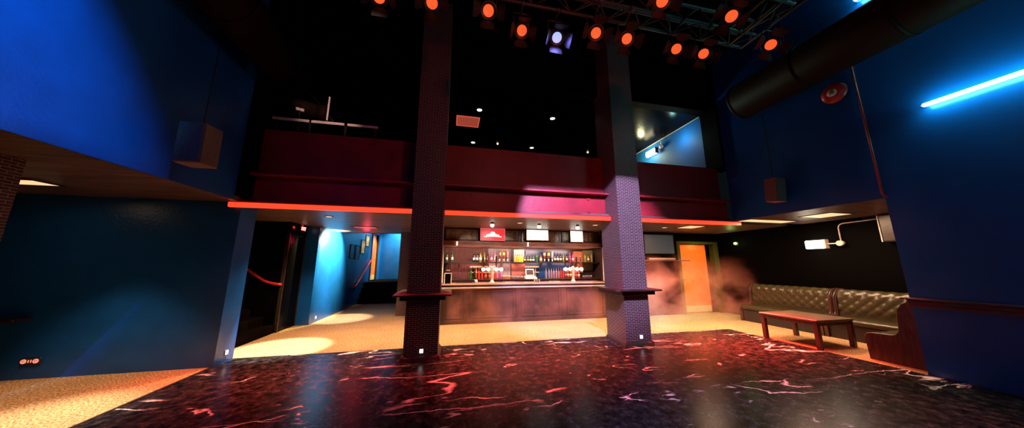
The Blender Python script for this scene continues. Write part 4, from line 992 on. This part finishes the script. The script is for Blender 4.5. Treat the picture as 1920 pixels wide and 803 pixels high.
# white spots grazing the hallway wall and the carpet
lamp('hall_wash', 'SPOT', (-2.85, 9.95, 2.5), (1, 1, .52), P['hall'], (-3.66, 9.95, 2.1), 108, .45, .04)
lamp('hall_wash', 'SPOT', (-3.2, 9.7, S-.04), (1, .95, .88), P['hall3'], (-3.15, 9.8, 0), 40, .5, .04)
lamp('hall_wash', 'SPOT', (-3.1, 6.45, S-.04), (1, .95, .85), P['hall2'], (-3.15, 6.6, 0), 40, .4, .03)
lamp('alcove_wash', 'SPOT', (-3.95, 4.5, S-.04), (1, .95, .75), P['alc2'], (-4.1, 4.2, 0), 40, 1.0, .03)
lamp('doorway_wash', 'SPOT', (-2.2, 15.6, 3.8), (.9, 1, .55), P['doorway'], (-2.4, 16.4, 2.6), 110, .6, .1)
lamp('doorway_door', 'SPOT', (-2.4, 15.0, 3.6), (1, .85, .6), P['doorway']*.5, (-3.7, 15.1, 1.8), 60, .5, .1)
lamp('red_hall_lamp', 'POINT', (-2.8, 10.3, 2.36), (1, .05, .09), P['redhall'], radius=.09)
lamp('picture_fill', 'SPOT', (-2.7, 13.9, 3.6), (1, .95, .6), P['pics'], (-3.66, 13.6, 2.5), 62, .6, .05)  # added spot brightens the pictures, no lamp hangs there
# bar
for x in (.5, 1.7, 2.9, 4.1):
    area('shelf_glow', (x, 9.42, 1.64), (1, .5, .4), P['shelf'], 1.0, .06, (x, 9.6, 1.15))
    area('bottle_fill', (x, 8.6, 2.12), (1, .62, .5), P['bar'], .9, .08, (x, 9.3, 1.2))  # the second is light added for the bottles, without a fitting
    lamp('sign_spot', 'SPOT', (x, 7.6, S-.05), (1, .72, .6), P['sign'], (x, 8.3, 2.05), 60, .6, .05)
for u, v in ((923, 426.5), (1011, 429), (1083, 431)):
    p = onZ(u, v, S-.07); lamp('spot_lamp_beam', 'SPOT', (p.x, p.y-.03, S-.15), (1, .9, .8), P['sign'], (p.x, 8.3, 2.25), 62, .6, .05)
# right corner
lamp('door_wash', 'SPOT', (8.2, 6.6, S-.05), (1, .75, .3), P['door'], (8.25, 8.2, 1.3), 80, .7, .05)
lamp('sconce_glow', 'POINT', (8.9, 5.36, 2.11), (1, .9, .72), P['sconce'], radius=.08)
lamp('green_glow', 'POINT', (9.05, 7.47, 2.29), (.6, 1, .25), P['green'], radius=.05)
# tube light beams + blue stage wash on the left wall
lamp('blue_wash', 'SPOT', (-.9, 1.0, 6.6), (.03, .42, 1), P['blue'], (-3.6, 2.05, 3.05), 50, .75, .012)
lamp('violet_spot', 'SPOT', (1.5, .9, 5.3), (.52, .44, 1), P['violet'], (2.95, 5.4, 2.5), 38, .45, .006)
lamp('violet_floor', 'SPOT', (1.6, 3.0, 4.95), (.5, .45, 1), P['vfloor'], (2.6, 2.0, 0), 50, .8, .05)
lamp('blue_can_glow', 'SPOT', tuple(blue_p+Vector((.0, -.03, -.06))), (.22, .2, 1), P['blueglow'], tuple(blue_p+Vector((.0, -.35, -1))), 160, .4, .04)
for i, (x, y, tx, ty, sz, k) in enumerate(((.4, 3.2, .6, 5.0, 44, 1.0), (2.2, 3.2, 2.1, 4.9, 42, 1.0), (3.6, 3.2, 4.9, 4.9, 38, 2.2), (-.4, 3.2, -1.9, 4.9, 46, .45), (4.1, 3.2, 7.2, 3.9, 30, 5), (3.4, 2.6, 4.6, 2.4, 40, .6))):
    lamp('red_spot', 'SPOT', (x, y, 4.68), (1, .05, .045), P['red']*k, (tx, ty, 0), sz, .5, .04)
for a, c, k in ((-3.4, -1.0, .4), (.15, 3.1, .9), (4.5, 6.7, 1.7)):
    area('strip_glow', ((a+c)/2, 5.56, 2.57), (1, .045, .035), P['strip']*k, c-a, .06, ((a+c)/2, 5.05, .3)).data.spread = math.radians(66)
lamp('facade_red', 'SPOT', (1.6, 1.6, 4.7), (1, .12, .1), P['facade'], (1.6, 5.8, 3.7), 118, .5, .1)  # added wide spot reddens the facade, without a fixture
lamp('pink_wash', 'SPOT', (3.9, 3.2, 4.9), (1, .25, .3), P['pink'], (4.6, 2.3, 0), 34, .6, .05)
lamp('warm_fill', 'POINT', (.8, 1.8, 4.4), (1, .42, .36), P['warmfill'], radius=.5)  # added fill warms pillars and pipes, no lamp stands here
# balcony
lamp('rail_fill', 'SPOT', (-.4, 2.2, 4.55), (1, .62, .5), P['rail'], (-2.5, 6.0, 4.75), 17, .6, .05)  # added spot brightens the balcony rail, without a fixture
lamp('balcony_wall_glow', 'POINT', (6.58, 6.74, 5.4), (.35, 1, .95), P['balc'], radius=.06)
lamp('balcony_sconce', 'POINT', (6.55, 8.2, 5.45), (1, .95, .5), P['balc2'], radius=.1)
lamp('balcony_red', 'POINT', (6.55, 6.75, 5.3), (1, .06, .1), P['balcred'], radius=.1)
wd = bpy.data.worlds.new('world'); SC.world = wd; wd.use_nodes = True
bg = wd.node_tree.nodes['Background']; bg.inputs[0].default_value = (.5, .8, 1, 1); bg.inputs[1].default_value = P['world']
SC.view_settings.view_transform = 'Standard'; SC.view_settings.look = 'None'; SC.view_settings.gamma = 1; SC.view_settings.exposure = 0
SC.view_settings.use_curve_mapping = False
cy = SC.cycles; cy.use_denoising = True; cy.max_bounces = 6; cy.diffuse_bounces = 3; cy.glossy_bounces = 3; cy.transmission_bounces = 5; cy.volume_bounces = 1; cy.transparent_max_bounces = 6
cy.volume_step_rate = 1.5; cy.volume_max_steps = 128; cy.sample_clamp_indirect = 3; cy.sample_clamp_direct = 0; cy.caustics_reflective = False; cy.caustics_refractive = False
